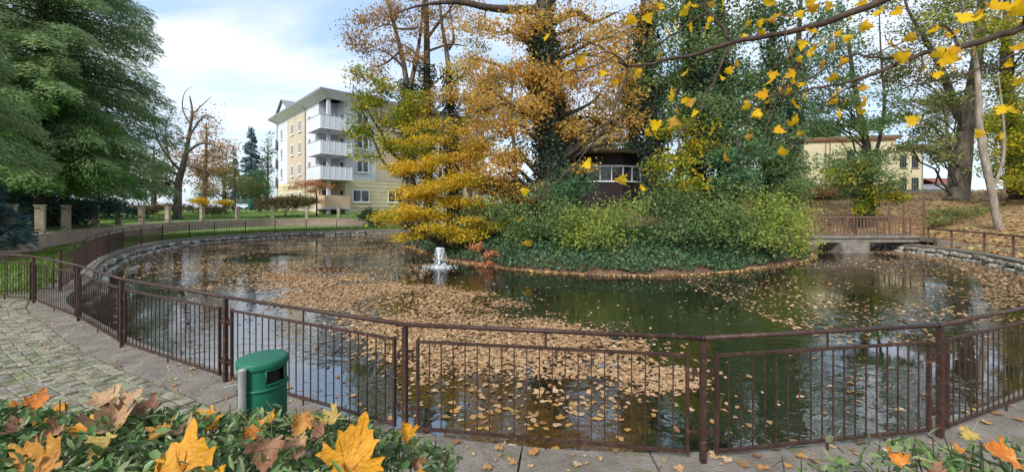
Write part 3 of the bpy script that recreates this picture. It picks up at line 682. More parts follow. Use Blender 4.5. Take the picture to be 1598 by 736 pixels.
blk('beige_panel', 'beige', 0.0, .057, 6.4, 12.4, zc, zt - .6)
# siding courses
nco = 9; hc = (zc - bz + .3) / nco
for k in range(nco):
    za = bz - .3 + k * hc
    blk('siding_board', 'cream', RU + .002, LU, -.02, .047, za + .05, za + hc - .002)
    blk('siding_board', 'cream', .04, .107, RV + .002, LV, za + .05, za + hc - .002)
def window(face, c, z, wd, ht, mull=1, off=0):
    """face 'u' or 'v': window centred at distance c along the facade."""
    if face == 'u': o = PB(c - wd / 2, -off, z); ax, nn2 = U, nU
    else: o = PB(-off, c - wd / 2, z); ax, nn2 = Vv, nV
    fr_ = .11; g = MB().obox(o + nn2 * .012, ax * wd, -nn2 * .03, Z * ht); 
    f = MB(); e = nn2 * .07
    f.obox(o, ax * wd, e, Z * fr_).obox(o + Z * (ht - fr_), ax * wd, e, Z * fr_).obox(o + Z * fr_, ax * fr_, e, Z * (ht - 2 * fr_)).obox(o + ax * (wd - fr_) + Z * fr_, ax * fr_, e, Z * (ht - 2 * fr_))
    for k in range(mull): f.obox(o + ax * (wd * (k + 1) / (mull + 1) - fr_ / 2) + Z * fr_, ax * fr_, nn2 * .06, Z * (ht - 2 * fr_))
    wo = f.build('window', M['frame'], ab); g.build('pane', M['glass'], wo)
    MB().obox(o - Z * .1 - ax * .08, ax * (wd + .16), nn2 * .16, Z * .08).build('sill', M['frame'], wo)
rows = [zpx(255), zpx(217) , zpx(178)]   # window centre heights near the corner
rows = [zc + 1.0, zc + 1.0 + 3.12, zc + 1.0 + 6.24]
for z in rows:
    for c in (6.4, 19.8): window('u', c, z, .95, 1.65, 0, .01)
    for c in (10.4, 14.0): window('u', c, z, 1.35, 1.65, 1, .065)
    for c in (4.6, 9.6, 14.2, 17.4, 22): window('v', c, z, 1.7, 1.6, 1, .005)
for c in (10.4, 14.0, 19.8): window('u', c, bz + 1.6, 1.35, 1.5, 1, .025)
for c in (4.4, 9.4, 15, 20): window('v', c, bz + 1.55, 2.3, 1.65, 1, -.035)
# corner loggia: column, back-wall doors, slabs, balconies
blk('column', 'white', .1, .5, .1, .5, bz, zt - .3)
for k, zf in enumerate((bz + .9, zc + .05, zc + .05 + 3.12, zc + .05 + 6.24)):
    first = k == 0; e = .0 if first else 1.25
    mat = 'peach' if first else 'white'
    u1, v1 = (RU + .9, RV + .5)
    b_ = MB(); 
    ov = .35 if first else 1.15
    b_.obox(PB(-ov, -ov, zf - .26), U * (u1 + ov), Vv * (v1 + ov), Z * .22); sl = b_.build('balcony_slab', M['soffit'], ab)
    pm = M['peach'] if first else M['balc']; ph = 1.5 if first else 1.4
    par = MB().obox(PB(-ov, -ov, zf - .03), U * (u1 + ov), Vv * .07, Z * ph).obox(PB(-ov, -ov + .073, zf - .03), U * .07, Vv * (v1 + ov - .073), Z * ph)
    pb = par.build('balcony_panel', pm, ab)
    if not first:
        MB().obox(PB(-ov - .03, -ov - .03, zf + ph), U * (u1 + ov), Vv * .1, Z * .05).obox(PB(-ov - .03, -ov + .08, zf + ph), U * .1, Vv * (v1 + ov), Z * .05).build('rail', M['roofgrey'], pb)
        for j in range(6): MB().obox(PB(-ov + .2 + (u1 + ov - .4) * j / 5, -ov - .03, zf), U * .06, Vv * .027, Z * (ph + .1)).build('bracket', M['frame'], pb); MB().obox(PB(-ov - .03, -ov + .2 + (v1 + ov - .4) * j / 5, zf), U * .027, Vv * .06, Z * (ph + .1)).build('bracket', M['frame'], pb)
    # doors into the loggia
    dm_ = MB().obox(PB(RU - .06, .45, zf), U * .055, Vv * .95, Z * 2.15); dm_.build('door', M['glass'], ab)
    dm_ = MB().obox(PB(.7, RV - .06, zf), U * 1.0, Vv * .055, Z * 2.15); dm_.build('door', M['glass'], ab)
    blk('door_frame', 'frame', 1.72, 1.85, RV - .09, RV - .005, zf, zf + 2.25)
# curved balconies at the far end
for k in range(3):
    zf = zc + .05 + k * 3.12; b_ = MB(); s2 = MB(); c0 = PB(LU, 1.6, 0); prv = None
    arc = [c0 + (U * math.cos(t) * 2.2 - Vv * math.sin(t) * 2.2) for t in np.linspace(-.5, 1.95, 12)]
    for i in range(11):
        a, b = arc[i], arc[i + 1]; d = (b - a); nq = Vector((d.y, -d.x, 0)).normalized() * .06
        b_.obox(a + Z * (zf + .0), d, nq, Z * 1.4); 
        s2.quad([c0 + Z * (zf - .03), a + Z * (zf - .03), b + Z * (zf - .03)]); s2.quad([c0 + Z * (zf - .26), b + Z * (zf - .26), a + Z * (zf - .26)]); s2.quad([a + Z * (zf - .26), b + Z * (zf - .26), b + Z * (zf - .03), a + Z * (zf - .03)])
    b_.build('balcony_panel', M['balc'], ab); s2.build('balcony_slab', M['soffit'], ab)
# roof: wide sloping soffit, hipped roof, gable dormer, chimney
ro = 1.15; e0 = [PB(-ro, -ro, zt + .45), PB(LU + ro, -ro, zt + .45), PB(LU + ro, 12 + ro, zt + .45), PB(4, LV + ro, zt + .45), PB(-ro, LV + ro, zt + .45)]
b_ = MB()
i0 = [PB(.0, .0, zt - .25), PB(LU, 0, zt - .25), PB(LU, 12, zt - .25), PB(RU, LV, zt - .25), PB(0, LV, zt - .25)]
tp = [PB(4.6, 4.6, zt + 1.5), PB(LU - 5, 4.6, zt + 1.5), PB(LU - 5, 7.5, zt + 1.5), PB(5, LV - 4, zt + 1.5), PB(4.6, LV - 4, zt + 1.5)]
for k in (0, 1, 4):
    j = (k + 1) % 5
    b_.quad([i0[k], i0[j], e0[j], e0[k]], 1)                                             # sloping soffit
    b_.quad([e0[k], e0[j], e0[j] + Z * .22, e0[k] + Z * .22], 0); b_.quad([e0[k] + Z * .22, e0[j] + Z * .22, tp[j], tp[k]], 0)
b_.quad([e0[2] + Z * .22, e0[3] + Z * .22, tp[3], tp[2]], 0); b_.quad([e0[3] + Z * .22, e0[4] + Z * .22, tp[4], tp[3]], 0); b_.quad(tp, 0)
rf = b_.build('roof', [M['roofgrey'], M['soffit']], ab)
b_ = MB(); g0, g1, gm = PB(12.4, -ro + .3, zt + .3), PB(19.2, -ro + .3, zt + .3), PB(15.8, -ro + .3, zt + 2.3); bk = Vv * 5
b_.quad([g0, g1, gm], 0); b_.quad([g0 + Vector((0, 0, 0)) - Vv * .35, gm - Vv * .35 + Z * .12, gm + bk + Z * .12, g0 + bk], 1); b_.quad([gm - Vv * .35 + Z * .12, g1 - Vv * .35, g1 + bk, gm + bk + Z * .12], 1)
b_.build('gable', [M['white'], M['roofgrey']], rf)
for (u, v, h, w2) in ((5.5, 7.5, 2.9, 1.9), (4.5, 11, 2.3, 1.3)):
    ch = MB().obox(PB(u, v, zt + .9), U * 1.0, Vv * w2, Z * (h - .9)).build('chimney', M['beige'], rf)
    MB().obox(PB(u - .15, v - .15, zt + h + .28), U * 1.3, Vv * (w2 + .3), Z * .1).obox(PB(u + .1, v + .1, zt + h), U * .15, Vv * .15, Z * .28).obox(PB(u + .7, v + w2 - .3, zt + h), U * .15, Vv * .15, Z * .28).obox(PB(u + .1, v + w2 / 2, zt + h), U * .15, Vv * .15, Z * .28)
MB().tube([PB(8.0, -.08, bz), PB(8.0, -.08, zt - .3), PB(8.0, -ro + .2, zt + .4)], .06, 6).build('downpipe', M['roofgrey'], ab)
MB().tube([PB(LU - .3, -.1, bz), PB(LU - .3, -.1, zt - .3), PB(LU - .3, -ro + .2, zt + .4)], .06, 6).build('downpipe', M['roofgrey'], ab)

# ------------------------------------------------------------------ yellow building on the hill
yb = empty('yellow_building', at(1340, 300, 46), 'weathered pale yellow flat-roofed building on the leafy hill', 'building')
ya, yc, yd = at(1255, 300, 48), at(1398, 300, 46), at(1440, 300, 50)
zb = 2.6
def face_block(p, q, zt_, depth, nm, par):
    p = Vector((p.x, p.y, zb)); q = Vector((q.x, q.y, zb)); d = (q - p); nb_ = Vector((-d.y, d.x, 0)).normalized() * depth
    MB().obox(p, d, nb_, Z * (zt_ - zb)).build(nm, M['yellow_wall'], par)
    e = d.normalized() * .3; f = nb_.normalized() * .35
    MB().obox(p - e - f + Z * (zt_ - zb + .003), d + 2 * e, nb_ + 2 * f, Z * .12).build('roof_trim', M['redtrim'], par)
    MB().obox(p - e * 1.2 - f * 1.2 + Z * (zt_ - zb + .126), d + 2.4 * e, nb_ + 2.4 * f, Z * .3).build('roof', M['roofmoss'], par)
    return p, d.normalized(), d.length, -nb_.normalized()
z1_ = at(1330, 219, 47).z; z2_ = at(1420, 231, 46).z
p1, d1, l1, n1_ = face_block(ya, Vector((yc.x, yc.y, 0)), z1_, 9, 'wall', yb)
q0 = Vector((yc.x, yc.y, 0)) + d1 * .02 - n1_ * .5; q1 = Vector((at(1440, 300, 46.6).x, 46.6, 0))
p2, d2, l2, n2_ = face_block(q0, q1, z2_, 8, 'wall', yb)
def hole(p, d, n_, c, z, wd, ht):
    o = p + d * (c - wd / 2); o.z = z
    f = MB().obox(o, d * wd, n_ * .05, Z * .09).obox(o + Z * (ht - .09), d * wd, n_ * .05, Z * .09).obox(o + Z * .09, d * .09, n_ * .05, Z * (ht - .18)).obox(o + d * (wd - .09) + Z * .09, d * .09, n_ * .05, Z * (ht - .18)).obox(o + d * (wd / 2 - .04) + Z * .09, d * .08, n_ * .045, Z * (ht - .18))
    wo = f.build('window', M['brown_wood'], yb); MB().obox(o + n_ * .008, d * wd, -n_ * .02, Z * ht).build('pane', M['glass'], wo)
    MB().obox(o - Z * .1 - d * .12, d * (wd + .24), n_ * .14, Z * .08).build('sill', M['roofgrey'], wo)
for c in (.28, .68):
    hole(p2, d2, n2_, l2 * c + .2, z2_ - 2.2, .75, 1.35); hole(p2, d2, n2_, l2 * c + .2, z2_ - 4.9, .8, 1.5)
for c in (.52, .66, .8): hole(p1, d1, n1_, l1 * c, z1_ - 2.6, .8, 1.4)
b_ = MB(); lp = p1 + d1 * (l1 * .23) + n1_ * .18
for o in (0, .45): b_.obox(lp + d1 * o + Z * .6, d1 * .06, n1_ * .05, Z * (z1_ - zb - .6))
for k in range(11): b_.obox(lp + d1 * .06 + Z * (1.0 + k * .45), d1 * .39, n1_ * .04, Z * .05)
b_.build('ladder', M['rust'], yb)
MB().tube([p2 + d2 * (l2 * .97) + n2_ * .08, p2 + d2 * (l2 * .97) + n2_ * .08 + Z * (z2_ - zb)], .06, 6).build('downpipe', M['roofgrey'], yb)
rw = empty('retaining_wall', at(1330, 304, 42), 'dark low stone wall along the hill crest below the yellow building', 'wall')
A, B = at(1240, 300, 43), at(1475, 293, 40)
MB().obox(Vector((A.x, A.y, 2.2)), Vector((B.x - A.x, B.y - A.y, 0)), Vector((0, .4, 0)), Vector((0, 0, A.z - 2.2 + .1))).build('wall_body', M['roofgrey'], rw)
MB().obox(Vector((A.x, A.y - .06, A.z + .103)), Vector((B.x - A.x, B.y - A.y, 0)), Vector((0, .52, 0)), Vector((0, 0, .1))).build('coping', M['concrete'], rw)
rh = empty('distant_house', at(1462, 297, 75), 'small distant white house with red roof glimpsed beyond the hill', 'house')
hp_ = at(1462, 297, 75)
MB().box((hp_.x, hp_.y, hp_.z - .4), (5, 5, 3)).build('wall', M['white'], rh)
b_ = MB(); zz = hp_.z + 1.1
b_.quad([(hp_.x - 2.9, hp_.y - 2.9, zz), (hp_.x + 2.9, hp_.y - 2.9, zz), (hp_.x + 2.9, hp_.y, zz + 1.2), (hp_.x - 2.9, hp_.y, zz + 1.2)]).quad([(hp_.x - 2.9, hp_.y, zz + 1.2), (hp_.x + 2.9, hp_.y, zz + 1.2), (hp_.x + 2.9, hp_.y + 2.9, zz), (hp_.x - 2.9, hp_.y + 2.9, zz)]).build('roof', M['redtrim'], rh)

# ------------------------------------------------------------------ pavilion on the island
pv = gp(936, 23.6); pvr = 2.75; pz = iz(pv.x, pv.y) - .1
zf0, zsill, zhead, zroof = pz, at(0, 284, 21).z, at(0, 258, 21).z, at(0, 240, 21).z
pa = empty('pavilion', (pv.x, pv.y, pz), 'round dark brown wooden pavilion with white window frames among island trees', 'pavilion')
nf = 14
for k in range(nf):
    a0, a1 = 2 * math.pi * k / nf, 2 * math.pi * (k + 1) / nf
    A = Vector((pv.x + pvr * math.cos(a0), pv.y + pvr * math.sin(a0), 0)); B = Vector((pv.x + pvr * math.cos(a1), pv.y + pvr * math.sin(a1), 0)); d = B - A; n_ = Vector((d.y, -d.x, 0)).normalized()
    MB().obox(A + Z * (pz - .4), d, -n_ * .1, Z * (zsill - pz + .4)).build('wall_panel', M['brown_wood'], pa)
    MB().obox(A + Z * zhead - n_ * .001, d, -n_ * .1, Z * (zroof - zhead)).build('fascia_panel', M['brown_wood'], pa)
    f = MB(); h = zhead - zsill
    f.obox(A + Z * zsill + n_ * .03, d, -n_ * .06, Z * .07).obox(A + Z * (zhead - .07) + n_ * .03, d, -n_ * .06, Z * .067).obox(A + Z * (zsill + .07) + n_ * .03, d.normalized() * .06, -n_ * .06, Z * (h - .14)).obox(A + d * .5 + Z * (zsill + .07) + n_ * .028, d.normalized() * .05, -n_ * .05, Z * (h - .14))
    wo = f.build('window', M['frame'], pa); MB().obox(A + Z * zsill - n_ * .035, d, -n_ * .01, Z * h).build('pane', M['glass'], wo)
MB().lathe((pv.x, pv.y, zroof + .003), [(pvr - .1, 0), (pvr + .45, 0), (pvr + .5, .1), (pvr + .45, .17), (1.2, .5), (.1, .58)], 28).build('roof', M['roofmoss'], pa)
MB().box((pv.x + 2.0, pv.y - 2.15, zhead + .35), (.16, .12, .2)).build('lamp', M['frame'], pa)

# ------------------------------------------------------------------ lamp post, park bin
lpz = lz(*gp(367, 48).xy)
lp_ = empty('street_lamp', (gp(367, 48).x, 48, lpz), 'black park lamp post with lantern head on the far lawn', 'street lamp')
x, y = gp(367, 48).x, 48; zt2 = at(367, 262, 48).z
MB().lathe((x, y, lpz), [(.14, -.1), (.14, .9), (.08, 1.0), (.05, zt2 - lpz - .1), (.09, zt2 - lpz)], 10).build('pole', M['lampblack'], lp_)
MB().lathe((x, y, zt2), [(.12, 0), (.24, .35), (.25, .42)], 10).build('lantern', M['lampglass'], lp_)
MB().lathe((x, y, zt2 + .423), [(.34, 0), (.3, .1), (.06, .22)], 12).build('cap', M['lampblack'], lp_)
pbx, pby = gp(392, 49).x, 49; pbz = lz(pbx, pby)
pbn = empty('park_bin', (pbx, pby, pbz), 'small green bin on legs standing on the far lawn', 'bin')
MB().lathe((pbx, pby, pbz + .55), [(.2, 0), (.3, .08), (.33, 1.0), (.3, 1.05)], 14).build('body', M['bin_green'], pbn)
MB().lathe((pbx, pby, pbz + 1.61), [(.38, 0), (.38, .06), (.1, .22)], 14).build('lid', M['bin_green'], pbn)
for dx in (-.2, .2): MB().tube([(pbx + dx, pby, pbz - .05), (pbx + dx, pby, pbz + .56)], .03, 6).build('leg', M['galv'], pbn)

# ------------------------------------------------------------------ island trees
tree('oak_tree', 'tall ivy-clad oak with orange autumn leaves beside the pavilion',
     [(862, 330, 20, .62), (860, 250, 20, .60), (855, 170, 20, .55), (848, 90, 20, .5), (850, 20, 20, .46), (855, -80, 20, .40), (850, -200, 20.4, .3), (860, -330, 20.5, .14)],
     [(800, 120, 19.4, 60, 28, 46), (760, 150, 19, 45, 26, 34), (905, 110, 19.6, 60, 34, 44), (955, 160, 19.6, 45, 28, 26), (840, 45, 19.2, 55, 26, 34), (910, 40, 19.6, 60, 30, 40), (975, 60, 20, 50, 40, 34), (780, 55, 19.6, 46, 26, 24), (790, 205, 19, 52, 24, 34), (760, 250, 19, 52, 32, 36), (900, 205, 19.4, 44, 22, 26), (945, 215, 19.8, 40, 14, 12), (820, 290, 18.8, 40, 28, 20), (740, 200, 19, 34, 20, 16),
      (800, -40, 20, 90, 40, 50), (920, -50, 20, 90, 45, 50), (860, -140, 20, 130, 60, 80), (770, -110, 20.5, 60, 40, 30), (950, -150, 20.5, 70, 40, 30), (860, -280, 20.5, 110, 70, 60), (995, 15, 20, 36, 26, 18), (930, 190, 21, 30, 26, 14), (960, 110, 19, 46, 30, 34), (985, 185, 19.2, 30, 20, 12), (930, 70, 19, 50, 26, 30), (760, 100, 19.2, 40, 24, 24), (825, 165, 18.8, 40, 18, 24), (800, 245, 18.6, 44, 22, 26), (770, 290, 18.6, 40, 22, 24), (905, 262, 18.4, 22, 8, 5), (880, 145, 19, 40, 18, 20), (720, 120, 19.6, 30, 16, 10)],
     'oak_leaf', 'bark_dark', .12, 22, .34, limbs=[
         [(862, 183, 20, .2), (835, 182, 19.6, .17), (805, 170, 19.2, .14), (785, 160, 19, .11), (755, 172, 18.8, .07), (725, 178, 18.7, .03)],
         [(850, 15, 20, .24), (800, 15, 19.5, .2), (760, 12, 19.2, .16), (715, 3, 19, .13), (660, 8, 18.9, .06), (620, 20, 18.8, .03)],
         [(858, 185, 20, .16), (885, 178, 19.8, .12), (915, 165, 19.6, .08), (935, 150, 19.5, .04)],
         [(852, 40, 20, .2), (900, 20, 19.8, .15), (925, 35, 19.6, .09), (960, 20, 19.6, .05)]],
     ivy=[(0, 0, .5, 9000, .38, 'ivy_dark'), (0, .5, .75, 1200, .15, 'ivy_dark')])
tree('ivy_tree', 'forked slender tree with sparse brown leaves at island left end',
     [(640, 320, 25, .3), (640, 250, 25, .29), (638, 190, 25, .26), (637, 150, 25, .2), (628, 90, 25, .15), (615, 40, 25, .11), (600, -20, 25, .07), (590, -80, 25, .03)],
     [(575, 30, 25, 32, 22, 26), (600, 70, 25, 36, 20, 24), (560, 70, 25, 22, 16, 14), (640, 10, 25, 34, 24, 22), (620, -40, 25, 60, 30, 34), (585, -80, 25, 50, 30, 26), (680, -30, 25, 36, 26, 20), (650, 85, 24.5, 24, 16, 14), (640, -110, 25, 60, 30, 26), (590, 110, 24.6, 30, 16, 16), (545, 55, 25, 14, 16, 8), (610, 20, 24.6, 30, 20, 18), (660, 40, 24.6, 26, 20, 14)],
     'brown_leaf', 'bark', .12, 21, .34, limbs=[
         [(637, 150, 25, .17), (648, 100, 25, .14), (655, 60, 25.3, .1), (660, 10, 25.5, .07), (665, -60, 25.5, .03)],
         [(634, 110, 25, .1), (612, 88, 24.6, .07), (590, 78, 24.4, .04), (565, 85, 24.3, .02)],
         [(648, 45, 25, .09), (622, 45, 24.6, .07), (605, 38, 24.5, .05), (580, 48, 24.4, .025)],
         [(625, 80, 25, .08), (600, 100, 24.6, .06), (580, 105, 24.5, .02)]],
     ivy=[(0, 0, .5, 4200, .42, 'ivy_dark')], twigs=9)
tree('ivy_tree', 'straight tall orange-leaved tree left of the oak with ivied lower trunk',
     [(668, 320, 26, .28), (668, 220, 26, .27), (666, 130, 26, .24), (666, 60, 26, .2), (664, 0, 26, .17), (660, -80, 26, .1), (655, -160, 26, .04)],
     [(690, 20, 26, 30, 20, 14), (720, 0, 26, 34, 26, 18), (700, 60, 25.5, 26, 14, 8), (640, 130, 25.5, 26, 16, 10), (715, 100, 25, 30, 20, 18), (690, 150, 24.6, 34, 22, 22), (735, 160, 24.6, 30, 22, 20), (680, 200, 24, 34, 20, 22), (720, 40, 25, 34, 22, 18), (650, 170, 24.6, 26, 18, 14), (660, -60, 26, 60, 40, 34), (700, -110, 26, 60, 40, 30)],
     'oak_leaf', 'bark', .12, 18, .34, limbs=[
         [(667, 60, 26, .11), (685, 35, 25.8, .09), (705, 10, 25.8, .06), (720, -30, 25.8, .03)],
         [(667, 100, 26, .09), (650, 85, 25.7, .07), (630, 70, 25.6, .04), (610, 62, 25.6, .02)],
         [(668, 80, 26, .08), (700, 70, 25.8, .06), (728, 72, 25.6, .03)]],
     ivy=[(0, 0, .42, 3600, .45, 'ivy_dark')], twigs=8)
tree('ivy_tree', 'thin leaning tree with spreading bare boughs just left of the oak',
     [(712, 320, 25.5, .24), (708, 250, 25.5, .23), (704, 170, 25.5, .2), (700, 110, 25.5, .17), (696, 75, 25.5, .14), (690, 40, 25.4, .1), (686, -10, 25.4, .07), (690, -80, 25.4, .03)],
     [(740, 90, 25, 26, 16, 12), (745, 55, 25, 26, 18, 10), (700, 150, 25, 22, 14, 8), (720, 120, 25, 26, 14, 10), (690, -60, 25.4, 60, 30, 26)],
     'olive_leaf', 'bark', .12, 20, .3, limbs=[
         [(700, 78, 25.5, .1), (708, 60, 25.3, .08), (704, 30, 25.2, .05), (700, -10, 25.2, .02)],
         [(703, 130, 25.5, .09), (722, 118, 25.2, .07), (735, 90, 25, .05), (760, 80, 25, .02)]],
     ivy=[(0, 0, .45, 3600, .45, 'ivy_dark')], twigs=9)
tree('autumn_tree', 'leaning green and yellow tree overhanging the water at island tip',
     [(655, 322, 23, .16), (640, 280, 22.8, .14), (615, 240, 22.5, .1), (590, 200, 22.2, .07), (570, 165, 22, .03)],
     [(590, 165, 22, 44, 22, 34), (570, 200, 21.8, 30, 18, 20), (620, 195, 22, 40, 24, 32), (640, 160, 22.5, 32, 22, 20), (600, 230, 22, 40, 20, 24), (640, 235, 22, 36, 24, 26), (570, 120, 22.4, 26, 14, 12), (612, 130, 22.6, 30, 16, 14), (660, 205, 22.4, 26, 20, 16)],
     'yellowgreen_leaf', 'bark_dark', .125, 24, .28, twigs=8, limbs=[[(640, 280, 22.8, .1), (600, 255, 22, .07), (575, 195, 21.8, .05), (560, 160, 21.6, .02)], [(625, 255, 22.6, .06), (580, 205, 21.8, .04), (555, 190, 21.6, .02)]])
tree('beech_tree', 'low spreading golden yellow tree drooping towards the fountain',
     [(700, 345, 19.6, .16), (702, 310, 19.6, .14), (700, 270, 19.6, .12), (695, 220, 19.6, .08), (690, 180, 19.6, .04)],
     [(640, 300, 18.6, 46, 14, 44), (620, 330, 18.2, 34, 10, 26), (690, 290, 18.4, 46, 16, 50), (660, 335, 17.9, 50, 12, 50), (720, 320, 18.2, 46, 14, 50), (690, 358, 17.8, 44, 10, 40), (740, 350, 18, 36, 12, 34), (650, 270, 18.8, 40, 16, 36), (700, 245, 18.8, 40, 16, 32), (625, 262, 19, 28, 12, 16), (735, 275, 18.6, 40, 18, 36), (740, 235, 19, 34, 16, 22), (640, 365, 18.2, 30, 8, 16), (735, 372, 17.6, 28, 7, 16), (670, 220, 19.2, 34, 16, 22), (610, 345, 18.4, 20, 7, 10), (700, 200, 19.4, 40, 16, 12), (645, 205, 19.6, 26, 12, 6)],
     'gold_leaf', 'bark_dark', .10, 20, .26, up=1.0, flat=.3, twigs=7)
tree('orange_bush', 'small orange bush leaning over the island shore',
     [(752, 396, 17.2, .03), (757, 392, 17, .02), (765, 385, 16.6, .01)],
     [(765, 400, 16.4, 16, 9, 26), (745, 385, 16.8, 12, 6, 12), (758, 412, 16.2, 12, 4, 8)], 'rust_leaf', 'twig', .085, 11, .12, cat='bush', flat=.5)
# green ivy-clad trees on the right half of the island
def gtree(label, trunk, blobs, leaf='green_leaf', iv=5000, th=.4, **k):
    return tree('ivy_clad_tree', label, trunk, blobs, leaf, 'bark_dark', k.pop('size', .13), k.pop('m', 18), k.pop('ss', .36), ivy=[(0, 0, .8, iv, th, 'ivy_dark')], group='ivy-clad trees on the island', **k)
gtree('thick dark ivy-covered trunk standing right beside the pavilion', [(1020, 330, 20, .42), (1020, 260, 20, .38), (1015, 180, 20, .32), (1010, 100, 20, .24), (1005, 20, 20.2, .16), (1000, -60, 20.2, .06)],
      [(1000, 130, 19.6, 34, 26, 20), (1045, 200, 19, 44, 26, 34), (1040, 110, 19.6, 40, 30, 30), (1010, 50, 20, 40, 30, 26), (1050, 30, 20, 50, 36, 34), (1020, -50, 20, 80, 50, 50)], iv=7000, th=.45)
gtree('tall ivy-covered tree near the middle of the island green', [(1090, 340, 19, .36), (1090, 250, 19, .34), (1088, 150, 19, .3), (1086, 60, 19, .26), (1085, -30, 19, .2), (1085, -140, 19.2, .08)],
      [(1095, 220, 18.4, 60, 28, 44), (1075, 150, 18.6, 50, 30, 40), (1130, 160, 18.8, 50, 34, 40), (1090, 80, 18.8, 60, 34, 44), (1140, 60, 19, 54, 36, 40), (1070, 20, 19, 50, 30, 34), (1120, -20, 19, 70, 40, 44), (1080, -110, 19.2, 110, 60, 60)], iv=7500)
gtree('ivy-clad tree with blue-green leaves right of island centre', [(1128, 335, 21.5, .3), (1128, 240, 21.5, .28), (1126, 140, 21.5, .24), (1124, 40, 21.5, .18), (1124, -60, 21.5, .1)],
      [(1150, 240, 20.6, 50, 30, 40), (1165, 190, 20.8, 50, 30, 36), (1160, 110, 21, 50, 34, 34), (1175, 30, 21, 56, 34, 36), (1150, -60, 21.2, 90, 50, 50)], 'deep_leaf', 5200)
gtree('slim ivy-clad tree near the right end of the island', [(1196, 330, 20.5, .26), (1198, 250, 20.5, .24), (1200, 160, 20.5, .2), (1204, 80, 20.5, .15), (1206, -20, 20.5, .08)],
      [(1190, 260, 19.6, 46, 26, 34), (1215, 205, 19.8, 44, 28, 30), (1195, 140, 20, 50, 34, 32), (1225, 90, 20, 44, 34, 26), (1205, 20, 20.2, 60, 36, 34), (1210, -70, 20.4, 90, 50, 44)], 'green_leaf', 4200)
gtree('dark ivy-covered tree beside the footbridge end', [(1226, 335, 22.5, .3), (1230, 260, 22.5, .27), (1236, 170, 22.5, .22), (1244, 90, 22.5, .16), (1250, 0, 22.5, .08)],
      [(1235, 270, 21.5, 30, 24, 20), (1240, 180, 22, 34, 30, 20), (1255, 110, 22, 44, 30, 24), (1270, 40, 22.2, 50, 36, 28), (1260, -50, 22.4, 90, 50, 44)], 'deep_leaf', 4200)
gtree('ivy column tree standing behind the oak crown', [(990, 320, 25, .3), (988, 240, 25, .28), (985, 160, 25, .22), (982, 100, 25, .14), (980, 60, 25, .06)],
      [(985, 175, 24.6, 22, 26, 14), (975, 235, 24.6, 26, 26, 16)], 'deep_leaf', 5200, .55)
# shrubs on the island
def shrub(label, px, Y, blobs, leaf, size=.10, m=15, ss=.32, **k):
    bl = blobs; b0 = bl[0]
    return tree('shrub', label, [(px, 0, Y, .05), (px + 3, b0[1] + b0[4] * .6, Y, .035), (px, b0[1], Y, .012)], bl, leaf, 'twig', size, m, ss, cat='shrub', group='island shrubs', twigs=8, flat=.8, crownname='foliage', limb_r=.5, trunks=[[(px + 12, 0, Y, .04), (px + 24, b0[1], Y, .012)], [(px - 12, 0, Y + .2, .04), (px - 22, b0[1] + 4, Y, .012)]], **k)
shrub('green shrub with arching stems in front of the oak trunk', 855, 17.2, [(850, 335, 16.8, 56, 22, 50), (810, 355, 16.6, 40, 16, 30), (890, 350, 16.4, 46, 18, 36), (790, 330, 17.2, 34, 18, 22)], 'mid_leaf')
shrub('yellow-green shrub below the pavilion windows', 940, 16.6, [(930, 345, 16.2, 52, 22, 60), (960, 330, 16.4, 40, 18, 36), (945, 372, 15.8, 46, 12, 36), (900, 372, 15.8, 34, 10, 24)], 'lime_leaf')
shrub('feathery dark green shrub against the oak trunk', 890, 18.4, [(885, 295, 18, 40, 18, 40), (905, 275, 18.2, 26, 9, 18), (860, 310, 18, 34, 16, 26)], 'deep_leaf')
shrub('bushy green shrub right of the pavilion', 1055, 16.6, [(1055, 330, 16.4, 46, 26, 56), (1030, 365, 15.9, 40, 16, 36), (1080, 360, 15.8, 42, 18, 42), (1050, 300, 16.8, 30, 16, 20)], 'green_leaf')
shrub('mid green shrub on the sloping ivy bank at island centre right', 1130, 16.6, [(1125, 320, 16.6, 46, 28, 54), (1110, 365, 16, 42, 16, 38), (1155, 355, 16.2, 42, 18, 42), (1140, 290, 17, 36, 18, 26)], 'mid_leaf')
shrub('leafy green and yellow shrub near the bridge end of island', 1195, 17.4, [(1185, 320, 17.2, 44, 26, 50), (1215, 345, 17.2, 36, 22, 40), (1180, 360, 16.6, 36, 14, 30)], 'lime_leaf')
shrub('bright lime shrub hanging over the island right tip', 1240, 18.6, [(1238, 365, 18.2, 26, 22, 44), (1250, 340, 18.6, 14, 12, 14), (1220, 385, 17.8, 26, 10, 20), (1232, 320, 18.8, 26, 18, 24)], 'lime_leaf', .095)
shrub('small reddish brown bush low on the island right bank', 1205, 17.2, [(1205, 375, 16.9, 24, 12, 26)], 'hedge_red', .08)
shrub('dull green undergrowth bush behind the golden tree', 790, 20, [(785, 300, 19.4, 40, 24, 40), (760, 335, 19, 40, 20, 34), (815, 310, 19.6, 34, 26, 30)], 'olive_leaf')
for i, (px, py, Y, lab) in enumerate(((1000, 402, 14.8, 'yellow leaf sprig low in the ivy below the pavilion'), (932, 405, 14.8, 'yellow leaf sprig in the ivy at the island front'), (820, 380, 16.0, 'yellow leaf sprig at the ivy bank left part'))):
    tree('leaf_sprig', lab, [(px, 0, Y + .1, .012), (px, py, Y, .006)], [(px, py, Y, 8, 5, 6)], 'gold_leaf', 'twig', .09, 7, .08, cat='sprig', flat=.6)
gtree('young green tree filling the gap right of the pavilion trunk', [(1060, 345, 17.8, .12), (1062, 280, 17.8, .1), (1060, 220, 17.8, .05)], [(1060, 280, 17.4, 44, 26, 26), (1035, 250, 17.8, 26, 20, 12), (1085, 240, 17.6, 34, 22, 14), (1060, 205, 17.8, 40, 20, 14)], 'yellowgreen_leaf', iv=600, th=.12, m=22)
